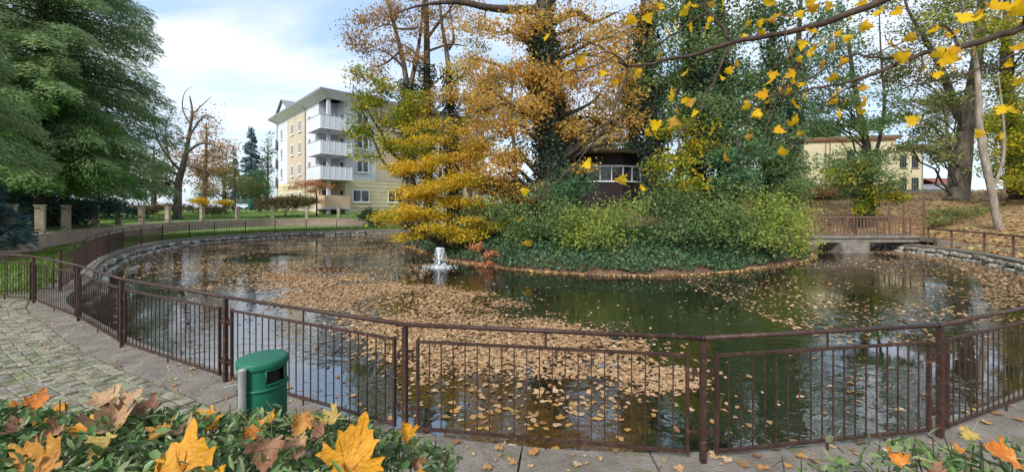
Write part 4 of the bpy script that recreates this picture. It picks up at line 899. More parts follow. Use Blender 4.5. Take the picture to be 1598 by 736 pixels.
gtree('young green tree behind the ivy bank at island centre right', [(1150, 345, 18, .12), (1152, 280, 18, .1), (1150, 215, 18, .05)], [(1150, 285, 17.6, 42, 26, 26), (1170, 235, 17.8, 38, 22, 16), (1120, 250, 17.8, 34, 22, 14)], 'deep_leaf', iv=600, th=.12, m=22)
gtree('young green tree near the bridge end of the island', [(1222, 345, 19.4, .12), (1222, 290, 19.4, .1), (1225, 230, 19.4, .05)], [(1222, 300, 19, 34, 24, 26), (1235, 255, 19.2, 26, 22, 14), (1205, 235, 19.2, 30, 24, 12)], 'green_leaf', iv=600, th=.12, m=22)
gtree('young olive green tree standing left of the oak trunk', [(800, 345, 20.6, .1), (802, 300, 20.6, .08), (806, 240, 20.6, .04)], [(800, 290, 20.4, 34, 26, 26), (780, 330, 19.6, 36, 20, 24), (815, 245, 20.6, 26, 26, 16)], 'olive_leaf', iv=300, th=.1)
# ivy carpet over the island bank
n = 46000; a = rng.random(n * 3) * 2 * np.pi - np.pi; fr_ = np.interp(a, iang[io], irad[io], period=2 * np.pi); dd = .06 + 3.5 * rng.random(n * 3) ** 1.2
keep = (np.sin(a) < .35); a, fr_, dd = a[keep][:n], fr_[keep][:n], dd[keep][:n]
dd = dd + .25 * fbm(a * 9, a * 5)
x = ICEN[0] + (fr_ - dd) * np.cos(a); y = ICEN[1] + (fr_ - dd) * np.sin(a); bumpz = .34 * fbm(x * 1.3, y * 1.3)
z = np.array([iz(p, q) for p, q in zip(x, y)]) + bumpz + rng.random(n) * .08
tag(add('ivy_carpet', leaves_mesh('ivy_carpet', np.stack([x, y, z], 1), .095, M['ivy_leaf'], .5, .8)), 'dark green ivy carpet covering the island bank', 'ivy', kind='stuff')
n = 2600; a = rng.random(n) * 2 * np.pi; fr_ = np.interp(a, iang[io], irad[io], period=2 * np.pi); dd = -.12 + .26 * rng.random(n)
x = ICEN[0] + (fr_ - dd) * np.cos(a); y = ICEN[1] + (fr_ - dd) * np.sin(a); z = np.array([iz(p, q) for p, q in zip(x, y)]).clip(WATER + .008) + .015 + rng.random(n) * .03
tag(add('shore_leaves', leaves_mesh('shore_leaves', np.stack([x, y, z], 1), .1, M['litter'], 1.5)), 'brown fallen leaves along the island shoreline', 'leaves', kind='stuff')

# ------------------------------------------------------------------ right bank trees
tree('bank_tree', 'big forked dark tree on the leafy hillside at right',
     [(1494, 318, 29.5, .62), (1500, 270, 29.5, .55), (1505, 215, 29.5, .5), (1512, 170, 29.5, .42), (1522, 110, 29.5, .34), (1530, 40, 29.5, .26), (1532, -50, 29.5, .14)],
     [(1440, 210, 28.5, 40, 18, 22), (1430, 170, 28.5, 46, 20, 26), (1470, 240, 28, 34, 14, 14), (1400, 130, 29, 46, 22, 22), (1460, 120, 29, 46, 26, 26), (1530, 100, 29, 50, 28, 26), (1440, 60, 29, 60, 34, 30), (1520, 20, 29, 60, 34, 30), (1400, 30, 29, 46, 30, 20), (1470, -50, 29, 110, 50, 60), (1420, 95, 27, 40, 24, 20), (1490, 60, 27, 44, 26, 24), (1470, 150, 27, 40, 18, 18), (1550, 60, 27, 44, 30, 24), (1480, 10, 27, 50, 24, 24), (1425, 235, 28, 34, 14, 12)],
     'olive_leaf', 'bark', .15, 22, .4, limbs=[[(1508, 200, 29.5, .3), (1485, 150, 29.3, .26), (1465, 100, 29, .2), (1440, 55, 28.8, .14), (1415, 10, 28.6, .08), (1400, -50, 28.6, .04)], [(1530, 60, 29.5, .15), (1560, 20, 29.5, .1), (1590, -20, 29.5, .05)]], twigs=8, limb_r=.11)
tree('bank_tree', 'slim pale-barked crooked tree by the right-hand path',
     [(1562, 388, 21, .2), (1556, 345, 21, .17), (1548, 300, 21, .16), (1535, 240, 21, .16), (1528, 190, 21, .14), (1527, 140, 21, .13), (1520, 80, 21, .1), (1505, 20, 21, .06), (1490, -50, 21, .02)],
     [(1500, 60, 20.6, 40, 24, 16), (1545, 40, 20.6, 40, 26, 16), (1510, -20, 21, 70, 36, 30), (1470, 30, 20.8, 34, 20, 12)],
     'yellowgreen_leaf', 'bark_grey', .12, 15, .3, limbs=[[(1547, 300, 21, .08), (1565, 250, 20.8, .07), (1566, 190, 20.7, .05), (1558, 120, 20.6, .03)]], twigs=7)
tree('bank_tree', 'thick straight tree with yellow-green leaves at far right edge',
     [(1590, 300, 27, .4), (1582, 240, 27, .36), (1575, 170, 27, .33), (1570, 100, 27, .28), (1572, 20, 27, .2), (1575, -60, 27, .1)],
     [(1590, 150, 26, 40, 24, 26), (1580, 210, 25.6, 40, 24, 30), (1600, 260, 25.2, 40, 24, 30), (1560, 130, 26, 30, 18, 12), (1610, 100, 26, 50, 30, 26), (1580, 30, 26.5, 60, 34, 30), (1620, 300, 24, 36, 16, 18), (1545, 265, 25.5, 20, 10, 7), (1570, 180, 25, 30, 20, 18), (1600, 220, 24, 30, 26, 22), (1585, 280, 24, 26, 16, 14), (1590, 60, 25, 40, 26, 20)], 'yellowgreen_leaf', 'bark', .14, 22, .34)
tree('bank_tree', 'green tree at the right edge hiding the slope behind', [(1660, 330, 27, .3), (1655, 250, 27, .26), (1650, 160, 27, .2), (1650, 60, 27, .1)],
     [(1620, 190, 26, 40, 30, 30), (1610, 240, 26, 36, 22, 24), (1640, 120, 26, 50, 34, 30), (1650, 30, 26.5, 60, 40, 30)], 'lime_leaf', 'bark', .14, 22, .34)
tree('bank_tree', 'leafy green tree standing before the yellow building wall',
     [(1352, 326, 28, .34), (1355, 280, 28, .26), (1352, 230, 28, .22), (1340, 170, 28, .18), (1330, 110, 28, .13), (1322, 40, 28, .07)],
     [(1340, 200, 27, 40, 16, 30), (1300, 160, 27, 36, 18, 22), (1370, 195, 27, 34, 14, 22), (1345, 250, 26.6, 44, 18, 36), (1310, 265, 26.6, 30, 14, 18), (1385, 240, 27, 30, 16, 18), (1365, 280, 26.4, 40, 14, 28), (1340, 130, 27.5, 44, 20, 22), (1300, 100, 27.5, 40, 24, 22), (1350, 60, 27.5, 50, 30, 24), (1390, 95, 27.5, 34, 22, 14), (1330, -20, 28, 80, 44, 40), (1330, 300, 26.5, 30, 12, 16), (1280, 200, 27, 26, 22, 14), (1290, 50, 27, 44, 30, 24), (1330, 160, 26.6, 44, 16, 20), (1270, 140, 26.5, 30, 24, 16), (1395, 150, 27, 30, 14, 10)],
     'green_leaf', 'bark_dark', .135, 22, .32, limbs=[[(1355, 270, 28, .14), (1372, 220, 27.8, .11), (1380, 160, 27.8, .09), (1375, 90, 27.8, .06), (1372, 20, 27.8, .03)]])
tree('shrub', 'yellow-tinged bush at the foot of the yellow building tree', [(1335, 0, 26.4, .06), (1335, 310, 26.4, .03)], [(1320, 270, 26, 36, 18, 26), (1370, 300, 26, 34, 16, 26), (1400, 308, 26, 20, 7, 10), (1350, 320, 26, 24, 12, 16)], 'yellowgreen_leaf', 'twig', .12, 22, .28, cat='shrub', crownname='foliage')
tree('shrub', 'ivy covered stump below the yellow building tree', [(1352, 0, 27.4, .5), (1352, 312, 27.4, .4)], [(1352, 315, 27.3, 18, 14, 20), (1345, 295, 27.3, 14, 12, 12)], 'ivy_dark', 'bark_dark', .13, 26, .22, cat='shrub', crownname='foliage')
tree('shrub', 'low grassy green bush on the hillside beside the steps', [(1490, 0, 25, .04), (1490, 340, 25, .02)], [(1490, 335, 24.6, 46, 7, 26), (1455, 345, 24, 26, 5, 12), (1515, 328, 25, 30, 6, 14)], 'olive_leaf', 'twig', .14, 24, .26, cat='shrub', crownname='foliage', up=.2, wr=.3)
tree('shrub', 'orange-leaved bush by the yellow building left corner', [(1265, 0, 34, .05), (1265, 297, 34, .02)], [(1268, 296, 33.6, 22, 3.5, 9), (1296, 299, 34, 14, 3, 5)], 'rust_leaf', 'twig', .14, 14, .3, cat='shrub', crownname='foliage')

# ------------------------------------------------------------------ trees on the far side
far = lambda x, y: max(gz(x, y), 0)
bgs = [(800, 58, 165, 60, 80, 'olive_leaf', 'tall pale green tree far behind the golden tree'), (900, 62, 200, 60, 60, 'brown_leaf', 'brown-leaved tree far behind the pavilion'), (985, 60, 190, 60, 70, 'olive_leaf', 'olive green tree far behind the ivy trunks'), (1070, 56, 170, 70, 90, 'deep_leaf', 'dark green tree far behind the island centre'), (1165, 54, 160, 70, 100, 'green_leaf', 'dense green tree far behind the island right half'), (1255, 58, 190, 60, 80, 'deep_leaf', 'green tree left of the yellow building'), (730, 62, 210, 50, 60, 'yellowgreen_leaf', 'yellow-green tree far behind the leaning tree'), (1480, 62, 200, 60, 60, 'olive_leaf', 'olive tree on the hill crest behind the big forked tree'), (1570, 58, 200, 70, 70, 'yellowgreen_leaf', 'yellow-green tree on the hill crest at far right')]
for (px, Y, cy, rx, ry, lf, lab) in bgs:
    gr = gz(gp(px, Y).x, Y); pyb = HY + (CAMZ - gr) / Y * F
    bl = []
    for k in range(9):
        a = rng.random() * 6.28; q = rng.random() ** .5; bl.append((px + rx * q * math.cos(a) * .8, cy + ry * q * math.sin(a) * .8, Y + rng.normal() * 1.5, rx * .42, ry * .3, 24))
    tree('background_tree', lab, [(px, pyb, Y, .35), (px + 4, (pyb + cy) / 2, Y, .3), (px - 3, cy, Y, .2), (px + 5, cy - ry * .7, Y, .08)], bl, lf, 'bark', .26, 20, .6, group='trees beyond the pond', gfun=gz, twigs=4)
b_h = [(-6, 47.5, 1.5, 'olive_leaf'), (2, 48.5, 1.8, 'green_leaf'), (9, 47, 1.6, 'yellowgreen_leaf'), (16, 44, 1.8, 'deep_leaf'), (23, 41, 1.5, 'olive_leaf'), (28, 38, 1.1, 'olive_leaf')]
for i, (x, Y, h, lf) in enumerate(b_h):
    px = CX + x / Y * F; z = gz(x, Y) + h * .9; py = HY + (CAMZ - z) / Y * F; r = 3.6 / Y * F
    lab = ['olive bush behind the island far left shore', 'green bush behind the island on the far shore', 'yellow-green bush on far shore behind the pavilion', 'dark green bush on far shore right of the pavilion', 'olive bush on far shore behind the bridge', 'low olive bush at the hill foot behind the bridge'][i]
    tree('far_bush', lab, [(px, 0, Y, .08), (px, py, Y, .03)], [(px, py, Y, r, h / Y * F, 60), (px - r * .6, py + 5, Y, r * .6, h / Y * F * .7, 30), (px + r * .6, py + 4, Y, r * .6, h / Y * F * .7, 30)], lf, 'twig', .2, 22, .4, cat='bush', group='bushes on the far shore', gfun=gz, crownname='foliage')

# ------------------------------------------------------------------ left side trees
def conifer(name, label, x, y, z0, H, Rm, nb, leaf, droop=.35, spray=.42, wid=.10, per=34, h0=.06, tr=.35, sector=None, up0=.15, group=None, w_pow=.8, dens=1.0):
    root = empty(name, (x, y, z0), label, 'conifer', group)
    b_ = MB().tube([(x, y, z0 - .2), (x + .05, y, z0 + H * .4), (x, y, z0 + H * .8), (x, y, z0 + H)], [tr, tr * .7, tr * .3, .02], 9)
    PP, TT, SS = [], [], []
    for k in range(nb):
        t = h0 + (1 - h0) * (k + rng.random()) / nb; h = z0 + H * t; Ln = Rm * (1 - t) ** w_pow * (.75 + .4 * rng.random()) + .15
        a = rng.random() * 2 * math.pi if sector is None else rng.uniform(*sector)
        d = np.array([math.cos(a), math.sin(a), 0]); pts = []
        for j in range(7):
            u = j / 6; pts.append(np.array([x, y, h]) + d * Ln * u + np.array([0, 0, (up0 * u - droop * u * u) * Ln]))
        b_.tube(pts, np.linspace(max(.02, tr * .16 * (1 - t) + .012), .006, 7), 4, cap=False)
        n = max(6, int(per * Ln * dens)); u = rng.random(n) ** .7; sd = rng.choice([-1, 1], n); side = np.array([-d[1], d[0], 0])
        base = np.array([np.interp(u * 6, range(7), [p[c] for p in pts]) for c in range(3)]).T
        off = (rng.random(n) * (.2 + .42 * Ln ** .5 * (1 - .6 * u)))[:, None]
        P = base + side * sd[:, None] * off + rng.normal(size=(n, 3)) * .05; P[:, 2] -= off[:, 0] * .35 + rng.random(n) ** 2 * .55 * min(1, Ln / 3) - .05
        T = side * sd[:, None] * (.6 + .5 * rng.random(n))[:, None] + d * (.7 + .4 * rng.random(n))[:, None] + np.array([0, 0, -1.0]) * (droop * .9 + .55 * rng.random(n))[:, None] * (.6 if droop < .2 else 1)
        PP.append(P); TT.append(T); SS.append(spray * (.6 + .7 * rng.random(n)))
    b_.build('trunk', M['bark_dark'], root, True)
    P = np.concatenate(PP); T = np.concatenate(TT); S = np.concatenate(SS); nv = nrm(rng.normal(size=P.shape) * .6 + np.array([0, 0, .6]) + np.array([0, -.5, 0]))
    add('crown', rawmesh('crown', quads(P, T, nv, S, S * wid / spray * (.8 + .5 * rng.random(len(P)))), np.arange(4 * len(P)), np.full(len(P), 4), M[leaf]), root)
    return root
conifer('conifer_tree', 'huge green conifer with drooping feathery branches at left', -26.6, 22.5, .6, 24, 6.2, 400, 'conifer', .36, .23, .04, 165, .12, .42, up0=.24, w_pow=.34)
conifer('conifer_tree', 'lighter green conifer with hanging sprays over the wall at left', -24.9, 20.9, .8, 9.0, 4.8, 130, 'conifer_lime', .42, .22, .045, 200, .26, .2, up0=.3, w_pow=.5)
conifer('conifer_tree', 'green conifer at the very left edge in front of the wall', -20.6, 14.0, .7, 9.5, 3.4, 110, 'conifer', .45, .2, .045, 200, .3, .2, up0=.25, w_pow=.5)
conifer('blue_spruce', 'blue-grey spruce at the left picture edge behind the wall', -20.9, 15.2, .7, 3.4, 1.7, 90, 'blue_spruce', .15, .22, .06, 110, .02, .12, up0=.1)
conifer('conifer_tree', 'dark blue-green conifer half hidden behind the big left conifer', -36, 32, .8, 17, 5.0, 150, 'blue_spruce', .3, .4, .1, 60, .06, .3)
conifer('conifer_tree', 'dense dark conifer beyond the wall at far left', -40, 27, .8, 19, 6.5, 150, 'conifer', .35, .4, .1, 70, .04, .3)
conifer('spruce_tree', 'distant pointed dark spruce left of the apartment block', at(392, 0, 72).x, 72, 1.4, 15.2, 3.3, 150, 'blue_spruce', .25, .5, .16, 26, .05, .25, up0=.1)
conifer('spruce_tree', 'smaller brownish distant spruce beside the pointed spruce', at(364, 0, 75).x, 75, 1.4, 12.0, 2.0, 90, 'hedge_red', .25, .45, .15, 26, .05, .2, up0=.1)
def ltree(name, label, *a, **k): return tree(name, label, *a, gfun=lz, **k)
ltree('gnarled_tree', 'gnarled bare tree with twisted limbs and thin brown leaves on the lawn',
     [(277, 322, 37.5, .36), (278, 290, 37.5, .3), (284, 265, 37.5, .26), (290, 240, 37.5, .2), (296, 205, 37.5, .14), (300, 175, 37.5, .1), (296, 150, 37.5, .05)],
     [(320, 245, 37, 34, 26, 26), (250, 235, 37, 30, 26, 22), (262, 185, 37, 26, 22, 10), (325, 185, 37, 26, 20, 10), (325, 285, 37, 22, 18, 14), (245, 280, 37, 26, 20, 16), (300, 180, 37, 26, 14, 8), (285, 215, 37, 30, 18, 10)],
     'brown_leaf', 'bark', .15, 9, .45, twigs=70, limbs=[
        [(290, 240, 37.5, .15), (310, 225, 37.2, .11), (330, 225, 37, .08), (350, 240, 36.9, .04), (358, 262, 36.8, .02)], [(294, 215, 37.5, .11), (312, 188, 37.2, .08), (326, 180, 37, .05), (345, 195, 37, .02)],
        [(283, 268, 37.5, .15), (262, 245, 37.2, .1), (245, 215, 37, .07), (240, 185, 36.9, .04), (243, 150, 36.9, .015)], [(281, 275, 37.5, .13), (255, 262, 37, .1), (232, 262, 36.8, .06), (215, 280, 36.8, .02)],
        [(287, 258, 37.5, .12), (310, 262, 37.1, .09), (332, 272, 37, .05), (340, 290, 36.9, .02)], [(297, 195, 37.5, .07), (285, 170, 37.3, .05), (288, 145, 37.2, .03), (300, 135, 37.2, .015)], [(298, 180, 37.5, .07), (320, 160, 37.2, .04), (330, 150, 37, .015)], [(264, 247, 37.2, .05), (258, 200, 37, .04), (272, 165, 37, .015)]])
ltree('autumn_tree', 'copper-brown autumn tree behind the gnarled tree', [(318, 322, 46, .3), (320, 270, 46, .24), (322, 220, 46, .12), (322, 190, 46, .05)],
      [(322, 210, 46, 20, 22, 20), (335, 245, 46, 26, 26, 30), (300, 250, 46, 30, 24, 28), (325, 280, 46, 36, 22, 36)], 'copper_leaf', 'bark', .2, 16, .5, twigs=7)
ltree('autumn_tree', 'olive-brown autumn tree between big conifer and gnarled tree', [(240, 322, 44, .28), (240, 280, 44, .2), (240, 235, 44, .08)],
      [(240, 250, 44, 30, 26, 34), (220, 285, 44, 30, 20, 30), (262, 285, 44, 26, 20, 26)], 'olive_leaf', 'bark', .2, 18, .5)
ltree('weeping_tree', 'rounded grey-green weeping tree around the lamp post', [(350, 322, 53, .25), (350, 290, 53, .2), (352, 265, 53, .1)],
      [(350, 270, 52.6, 34, 16, 50), (335, 295, 52.4, 26, 14, 30), (372, 292, 52.4, 26, 14, 30), (395, 290, 53, 22, 14, 26)], 'olive_leaf', 'bark', .2, 26, .45, up=0, wr=.4)
ltree('weeping_tree', 'green rounded tree just left of the apartment block', [(405, 322, 55, .22), (405, 295, 55, .16), (405, 275, 55, .06)],
      [(400, 280, 54.6, 20, 14, 26), (412, 295, 54.5, 22, 12, 26), (385, 300, 54.4, 20, 10, 20)], 'deep_leaf', 'bark', .2, 26, .45, up=0, wr=.4)
ltree('birch_tree', 'pale slender tree behind the curved balconies', [(418, 315, 74, .2), (418, 260, 74, .14), (418, 215, 74, .05)], [(418, 235, 74, 12, 24, 24), (412, 262, 74, 14, 16, 20)], 'olive_leaf', 'bark_grey', .24, 20, .5)
ltree('japanese_maple', 'small coral-leaved spreading tree before the beige balcony', [(494, 318, 47.3, .09), (494, 306, 47.3, .08), (490, 292, 47.3, .05), (486, 284, 47.3, .02)],
      [(470, 288, 46.9, 16, 6, 22), (492, 284, 46.9, 18, 7, 26), (508, 290, 46.9, 14, 6, 16), (480, 297, 46.8, 16, 4, 14), (458, 293, 47, 10, 4, 8)], 'rust_leaf', 'twig', .13, 15, .28, up=1, flat=.4)
ltree('round_hedge', 'broad clipped reddish hedge on the far lawn', [(445, 0, 47, .06), (445, 316, 47, .03)],
      [(420, 314, 46.6, 22, 7, 50), (445, 312, 46.6, 28, 8, 60), (472, 314, 46.6, 22, 7, 50), (445, 320, 46.4, 44, 7, 60)], 'hedge_red', 'twig', .14, 26, .3, cat='hedge', crownname='foliage')
ltree('round_hedge', 'low dark hedge behind the boundary wall at left', [(230, 0, 42, .05), (230, 326, 42, .03)],
      [(210, 326, 41.6, 30, 5, 40), (250, 326, 41.6, 30, 5, 40), (320, 326, 43, 40, 4, 40)], 'hedge_red', 'twig', .16, 24, .3, cat='hedge', crownname='foliage')
ltree('golden_shrub', 'low golden shrub at the foot of the gnarled tree', [(310, 0, 45, .04), (310, 316, 45, .02)], [(305, 315, 45, 20, 5, 24), (350, 317, 47, 12, 4, 12)], 'gold_leaf', 'twig', .16, 20, .3, cat='shrub', crownname='foliage')
tree('juniper_bush', 'spreading green juniper bush at the pond corner before the wall', [(582, 0, 41.5, .05), (582, 335, 41.5, .02)], [(575, 335, 41.2, 16, 6, 30), (595, 338, 41.2, 16, 6, 30), (585, 345, 41, 20, 6, 24)], 'deep_leaf', 'twig', .16, 24, .3, cat='bush', gfun=gz, crownname='foliage')
# grey-pink leafy slope in deep shade under the left conifers: undergrowth
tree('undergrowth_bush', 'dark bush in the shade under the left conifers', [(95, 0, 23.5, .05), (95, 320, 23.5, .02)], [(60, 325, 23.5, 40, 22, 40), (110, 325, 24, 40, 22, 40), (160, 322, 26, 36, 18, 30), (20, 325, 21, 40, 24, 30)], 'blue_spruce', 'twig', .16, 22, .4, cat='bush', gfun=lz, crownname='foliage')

# ------------------------------------------------------------------ maple leaves
def maple_outline():
    half = [(0, 0), (.10, -.03), (.30, -.10), (.36, -.02), (.27, .05), (.40, .10), (.60, .20), (.52, .26), (.56, .40), (.42, .36), (.30, .34), (.33, .48), (.38, .62), (.27, .60), (.22, .74), (.12, .72), (.10, .86), (0, 1.0)]
    o_ = []
    for i in range(len(half) - 1):
        (x0, y0), (x1, y1) = half[i], half[i + 1]; o_.append((x0, y0)); mx_, my_ = (x0 + x1) / 2, (y0 + y1) / 2; k_ = -.016 if i % 2 else .014
        l_ = math.hypot(x1 - x0, y1 - y0) or 1; o_.append((max(0.01, mx_ + (y1 - y0) / l_ * k_), my_ - (x1 - x0) / l_ * k_))
    o_.append(half[-1]); return o_
def maple_mesh(name, mat, veinmat, curl=.25, fold=.15, seed=0, size=1.0, stem=True, veins=True, sub=False):
    r = random.Random(seed); h = maple_outline(); pts = h + [(-x, y) for x, y in h[-2:0:-1]]
    ph = r.uniform(0, 6); tw = r.uniform(-.5, .5)
    def def3(x, y):
        d2 = x * x + (y - .4) ** 2
        z = curl * d2 * (1 + .6 * math.sin(math.atan2(y - .35, x) * 2 + ph)) + fold * abs(x) + .06 * math.sin(9 * x + ph) * math.cos(7 * y) + tw * x * (y - .3) * .5
        return Vector((x * size, (y - .35) * size, z * size))
    b_ = MB(); c = (0, .18); n = len(pts)
    inner = [((x - c[0]) * .55 + c[0], (y - c[1]) * .55 + c[1]) for x, y in pts]
    V = [def3(*c)] + [def3(*p) for p in inner] + [def3(*p) for p in pts]; b_.v = [tuple(v) for v in V]
    for i in range(n):
        j = (i + 1) % n; b_.f.append((0, 1 + i, 1 + j)); b_.m.append(0); b_.f.append((1 + i, 1 + n + i, 1 + n + j, 1 + j)); b_.m.append(0)
    if veins:
        def vein(p, q, w):
            P = [def3(p[0] + (q[0] - p[0]) * t, p[1] + (q[1] - p[1]) * t) for t in np.linspace(0, 1, 5)]
            for up in (.004, -.004):
                for k in range(4):
                    a, b = P[k] + Vector((0, 0, up * size)), P[k + 1] + Vector((0, 0, up * size)); d = (b - a).normalized(); s_ = Vector((-d.y, d.x, 0)) * size
                    wa, wb = w * (1 - k / 4.4), w * (1 - (k + 1) / 4.4); b_.quad([a - s_ * wa, a + s_ * wa, b + s_ * wb, b - s_ * wb], 1)
        for q in ((0, .95), (.36, .58), (-.36, .58), (.55, .2), (-.55, .2), (.3, -.07), (-.3, -.07)): vein((0, .0), q, .009)
        for q, e in (((0, .4), (.14, .66)), ((0, .4), (-.14, .66)), ((.2, .32), (.36, .38)), ((-.2, .32), (-.36, .38)), ((.25, .1), (.4, .22)), ((-.25, .1), (-.4, .22))): vein(q, e, .005)
    if stem: b_.tube([def3(0, .02), def3(0, -.15) + Vector((0, 0, .05 * size)), def3(.03, -.45) + Vector((0, 0, -.02 * size)), def3(.08, -.7) + Vector((0, 0, -.1 * size))], [.013 * size, .011 * size, .01 * size, .012 * size], 5, 1)
    return b_.mesh(name, [mat, veinmat], True)
def mapmat(name, c1, c2, c3):
    return pmat(name, [c1, c2, c3], 22, .55, .35, 90, spec=.35, speck=((c1[0] * .35, c1[1] * .28, .01), 150, .70))
MC = {'gold': mapmat('leaf_gold', (.33, .12, .004), (.44, .195, .004), (.47, .245, .007)), 'amber': mapmat('leaf_amber', (.24, .095, .015), (.34, .15, .022), (.37, .21, .05)),
      'tan': mapmat('leaf_tan', (.2, .11, .055), (.31, .185, .09), (.40, .26, .14)), 'brown': mapmat('leaf_brown', (.10, .045, .022), (.18, .085, .042), (.26, .14, .07)), 'olive': mapmat('leaf_olive', (.22, .17, .04), (.33, .23, .05), (.38, .21, .07)), 'orange': mapmat('leaf_orange', (.28, .08, .012), (.42, .13, .012), (.46, .19, .02))}
MV = {'gold': pmat('vein_gold', [(.27, .09, .01), (.33, .13, .015)], 9), 'amber': pmat('vein_amber', [(.35, .14, .04), (.42, .2, .06)], 9), 'tan': pmat('vein_tan', [(.28, .16, .09), (.36, .22, .12)], 9), 'brown': pmat('vein_brown', [(.14, .07, .04), (.2, .1, .05)], 9), 'olive': pmat('vein_olive', [(.4, .3, .1), (.45, .36, .14)], 9), 'orange': pmat('vein_orange', [(.5, .28, .1), (.55, .34, .14)], 9)}
def put_leaf(px, py, Y, wpx, col, rz, tilt, roll, label, curl=.25, fold=.12, seed=0, name='fallen_leaf'):
    s_ = wpx / F * Y / 1.15 * (.96 if wpx > 100 else .66); py += (10 if wpx > 100 else 8) + (14 if Y > 1.04 else 0); Y = min(Y, 1.1); tilt *= (.95 if wpx > 100 else .72); curl *= (1 if wpx > 100 else 1.5)
    me = maple_mesh('maple_leaf', MC[col], MV[col], curl, fold, seed, s_)
    o = add(name, me, None, Matrix.Translation(at(px, py, Y)) @ Matrix.Rotation(R(tilt), 4, 'X') @ Matrix.Rotation(R(roll), 4, 'Y') @ Matrix.Rotation(R(rz), 4, 'Z'))
    return tag(o, label, 'leaf', 'fallen maple leaves on the hedges')

# ------------------------------------------------------------------ foreground hedges
def leaf6(seed, mat, Ls=.042, Ws=.019):
    b_ = MB(); 
    b_.v = [(0, -.5 * Ls, 0), (Ws * .5, -.12 * Ls, .12 * Ws), (Ws * .36, .25 * Ls, .1 * Ws), (0, .5 * Ls, -.12 * Ls), (-Ws * .36, .25 * Ls, .1 * Ws), (-Ws * .5, -.12 * Ls, .12 * Ws), (0, 0, -.1 * Ws)]
    for f in ((0, 1, 6), (1, 2, 6), (2, 3, 6), (3, 4, 6), (4, 5, 6), (5, 0, 6)): b_.f.append(f); b_.m.append(0)
    return b_.mesh('leaf', mat, True)
PRV = [leaf6(0, M['privet_one'], .04, .015), leaf6(1, M['privet_one'], .032, .017), leaf6(2, M['privet_one'], .05, .013)]
PRJ = [np.array([v.co for v in me.vertices]) for me in PRV]
def hedge(name, label, region, n, nbig, ztop, depth=.42):
    """region: function(n) -> (x,y) samples; ztop(x,y)."""
    xy = region(n); zt_ = np.array([ztop(a, b) for a, b in xy]); z = zt_ - depth * rng.random(n) ** 2.2 + rng.normal(size=n) * .012
    z[: n // 6] = zt_[: n // 6] - rng.random(n // 6) * 1.2
    x0, y0 = xy.mean(0); root = empty(name, (x0, y0, 0), label, 'hedge')
    b_ = MB()
    for k in range(120):
        i = int(rng.integers(n)); tip = np.array([xy[i, 0], xy[i, 1], zt_[i] + .01 + .03 * rng.random()]); b0 = np.array([xy[i, 0] * .9 + x0 * .1 + rng.normal() * .06, xy[i, 1] * .9 + y0 * .1 + rng.normal() * .05, .0])
        md = (tip * .6 + b0 * .4) + rng.normal(size=3) * .035; p = cr_spline([b0, md, tip], 4); b_.tube(p, np.linspace(.006, .0016, len(p)), 4)
    b_.build('stem', M['twig'], root)
    P = np.stack([xy[:, 0], xy[:, 1], z], 1); eul = np.stack([rng.normal(size=n) * .55 + .2, rng.normal(size=n) * .55, rng.random(n) * 6.283], 1)
    scr = np.where((z > zt_ - .1), np.hypot(P[:, 0], P[:, 1]), 99); order = np.argsort(scr); big = set(order[:nbig].tolist())
    Vj, Fj, off = [], [], 0
    tri = np.array([(0, 1, 6), (1, 2, 6), (2, 3, 6), (3, 4, 6), (4, 5, 6), (5, 0, 6)])
    for i in range(n):
        k = i % 3; sc_ = float(.6 + .45 * rng.random())
        mx = Matrix.Translation(P[i]) @ Matrix.Rotation(eul[i, 2], 4, 'Z') @ Matrix.Rotation(eul[i, 0], 4, 'X') @ Matrix.Rotation(eul[i, 1], 4, 'Y') @ Matrix.Scale(sc_, 4)
        if i in big: add('leaf', PRV[k], root, mx)
        else:
            m3 = np.array(mx); Vj.append(PRJ[k] @ m3[:3, :3].T + m3[:3, 3]); Fj.append(tri + off); off += 7
    o = add('foliage', rawmesh('foliage', np.concatenate(Vj), np.concatenate(Fj).ravel(), [3] * (6 * len(Fj)), M['privet'], None, True), root); tag(o, kind='stuff')
    return root
def zL(x, y):   # top of the left hedge: higher at left, falling away to the right end and far side
    return 1.47 + .06 * (float(fbm(x * 3.1, y * 3.1)) - .5) - .10 * sstep(-.55, -.12, x) + .03 * sstep(-.9, -1.5, x) - .10 * sstep(.98, 1.22, y)
def regL(n):
    x = -2.0 + 1.84 * rng.random(n); y = .42 + .80 * rng.random(n) ; return np.stack([x, y], 1)
hedge('privet_hedge', 'green small-leaved hedge strewn with maple leaves in the left foreground', regL, 21000, 300, zL)
def zR(x, y): return 1.40 + .06 * (float(fbm(x * 3.1 + 9, y * 3.1)) - .5) - .08 * sstep(1.0, .70, x) - .05 * sstep(.95, 1.1, y)
def regR(n):
    x = .68 + 1.05 * rng.random(n) ** .8; y = .5 + .62 * rng.random(n); return np.stack([x, y], 1)
hedge('privet_hedge', 'sparse grey-green hedge tops in the right foreground corner', regR, 5000, 160, zR)
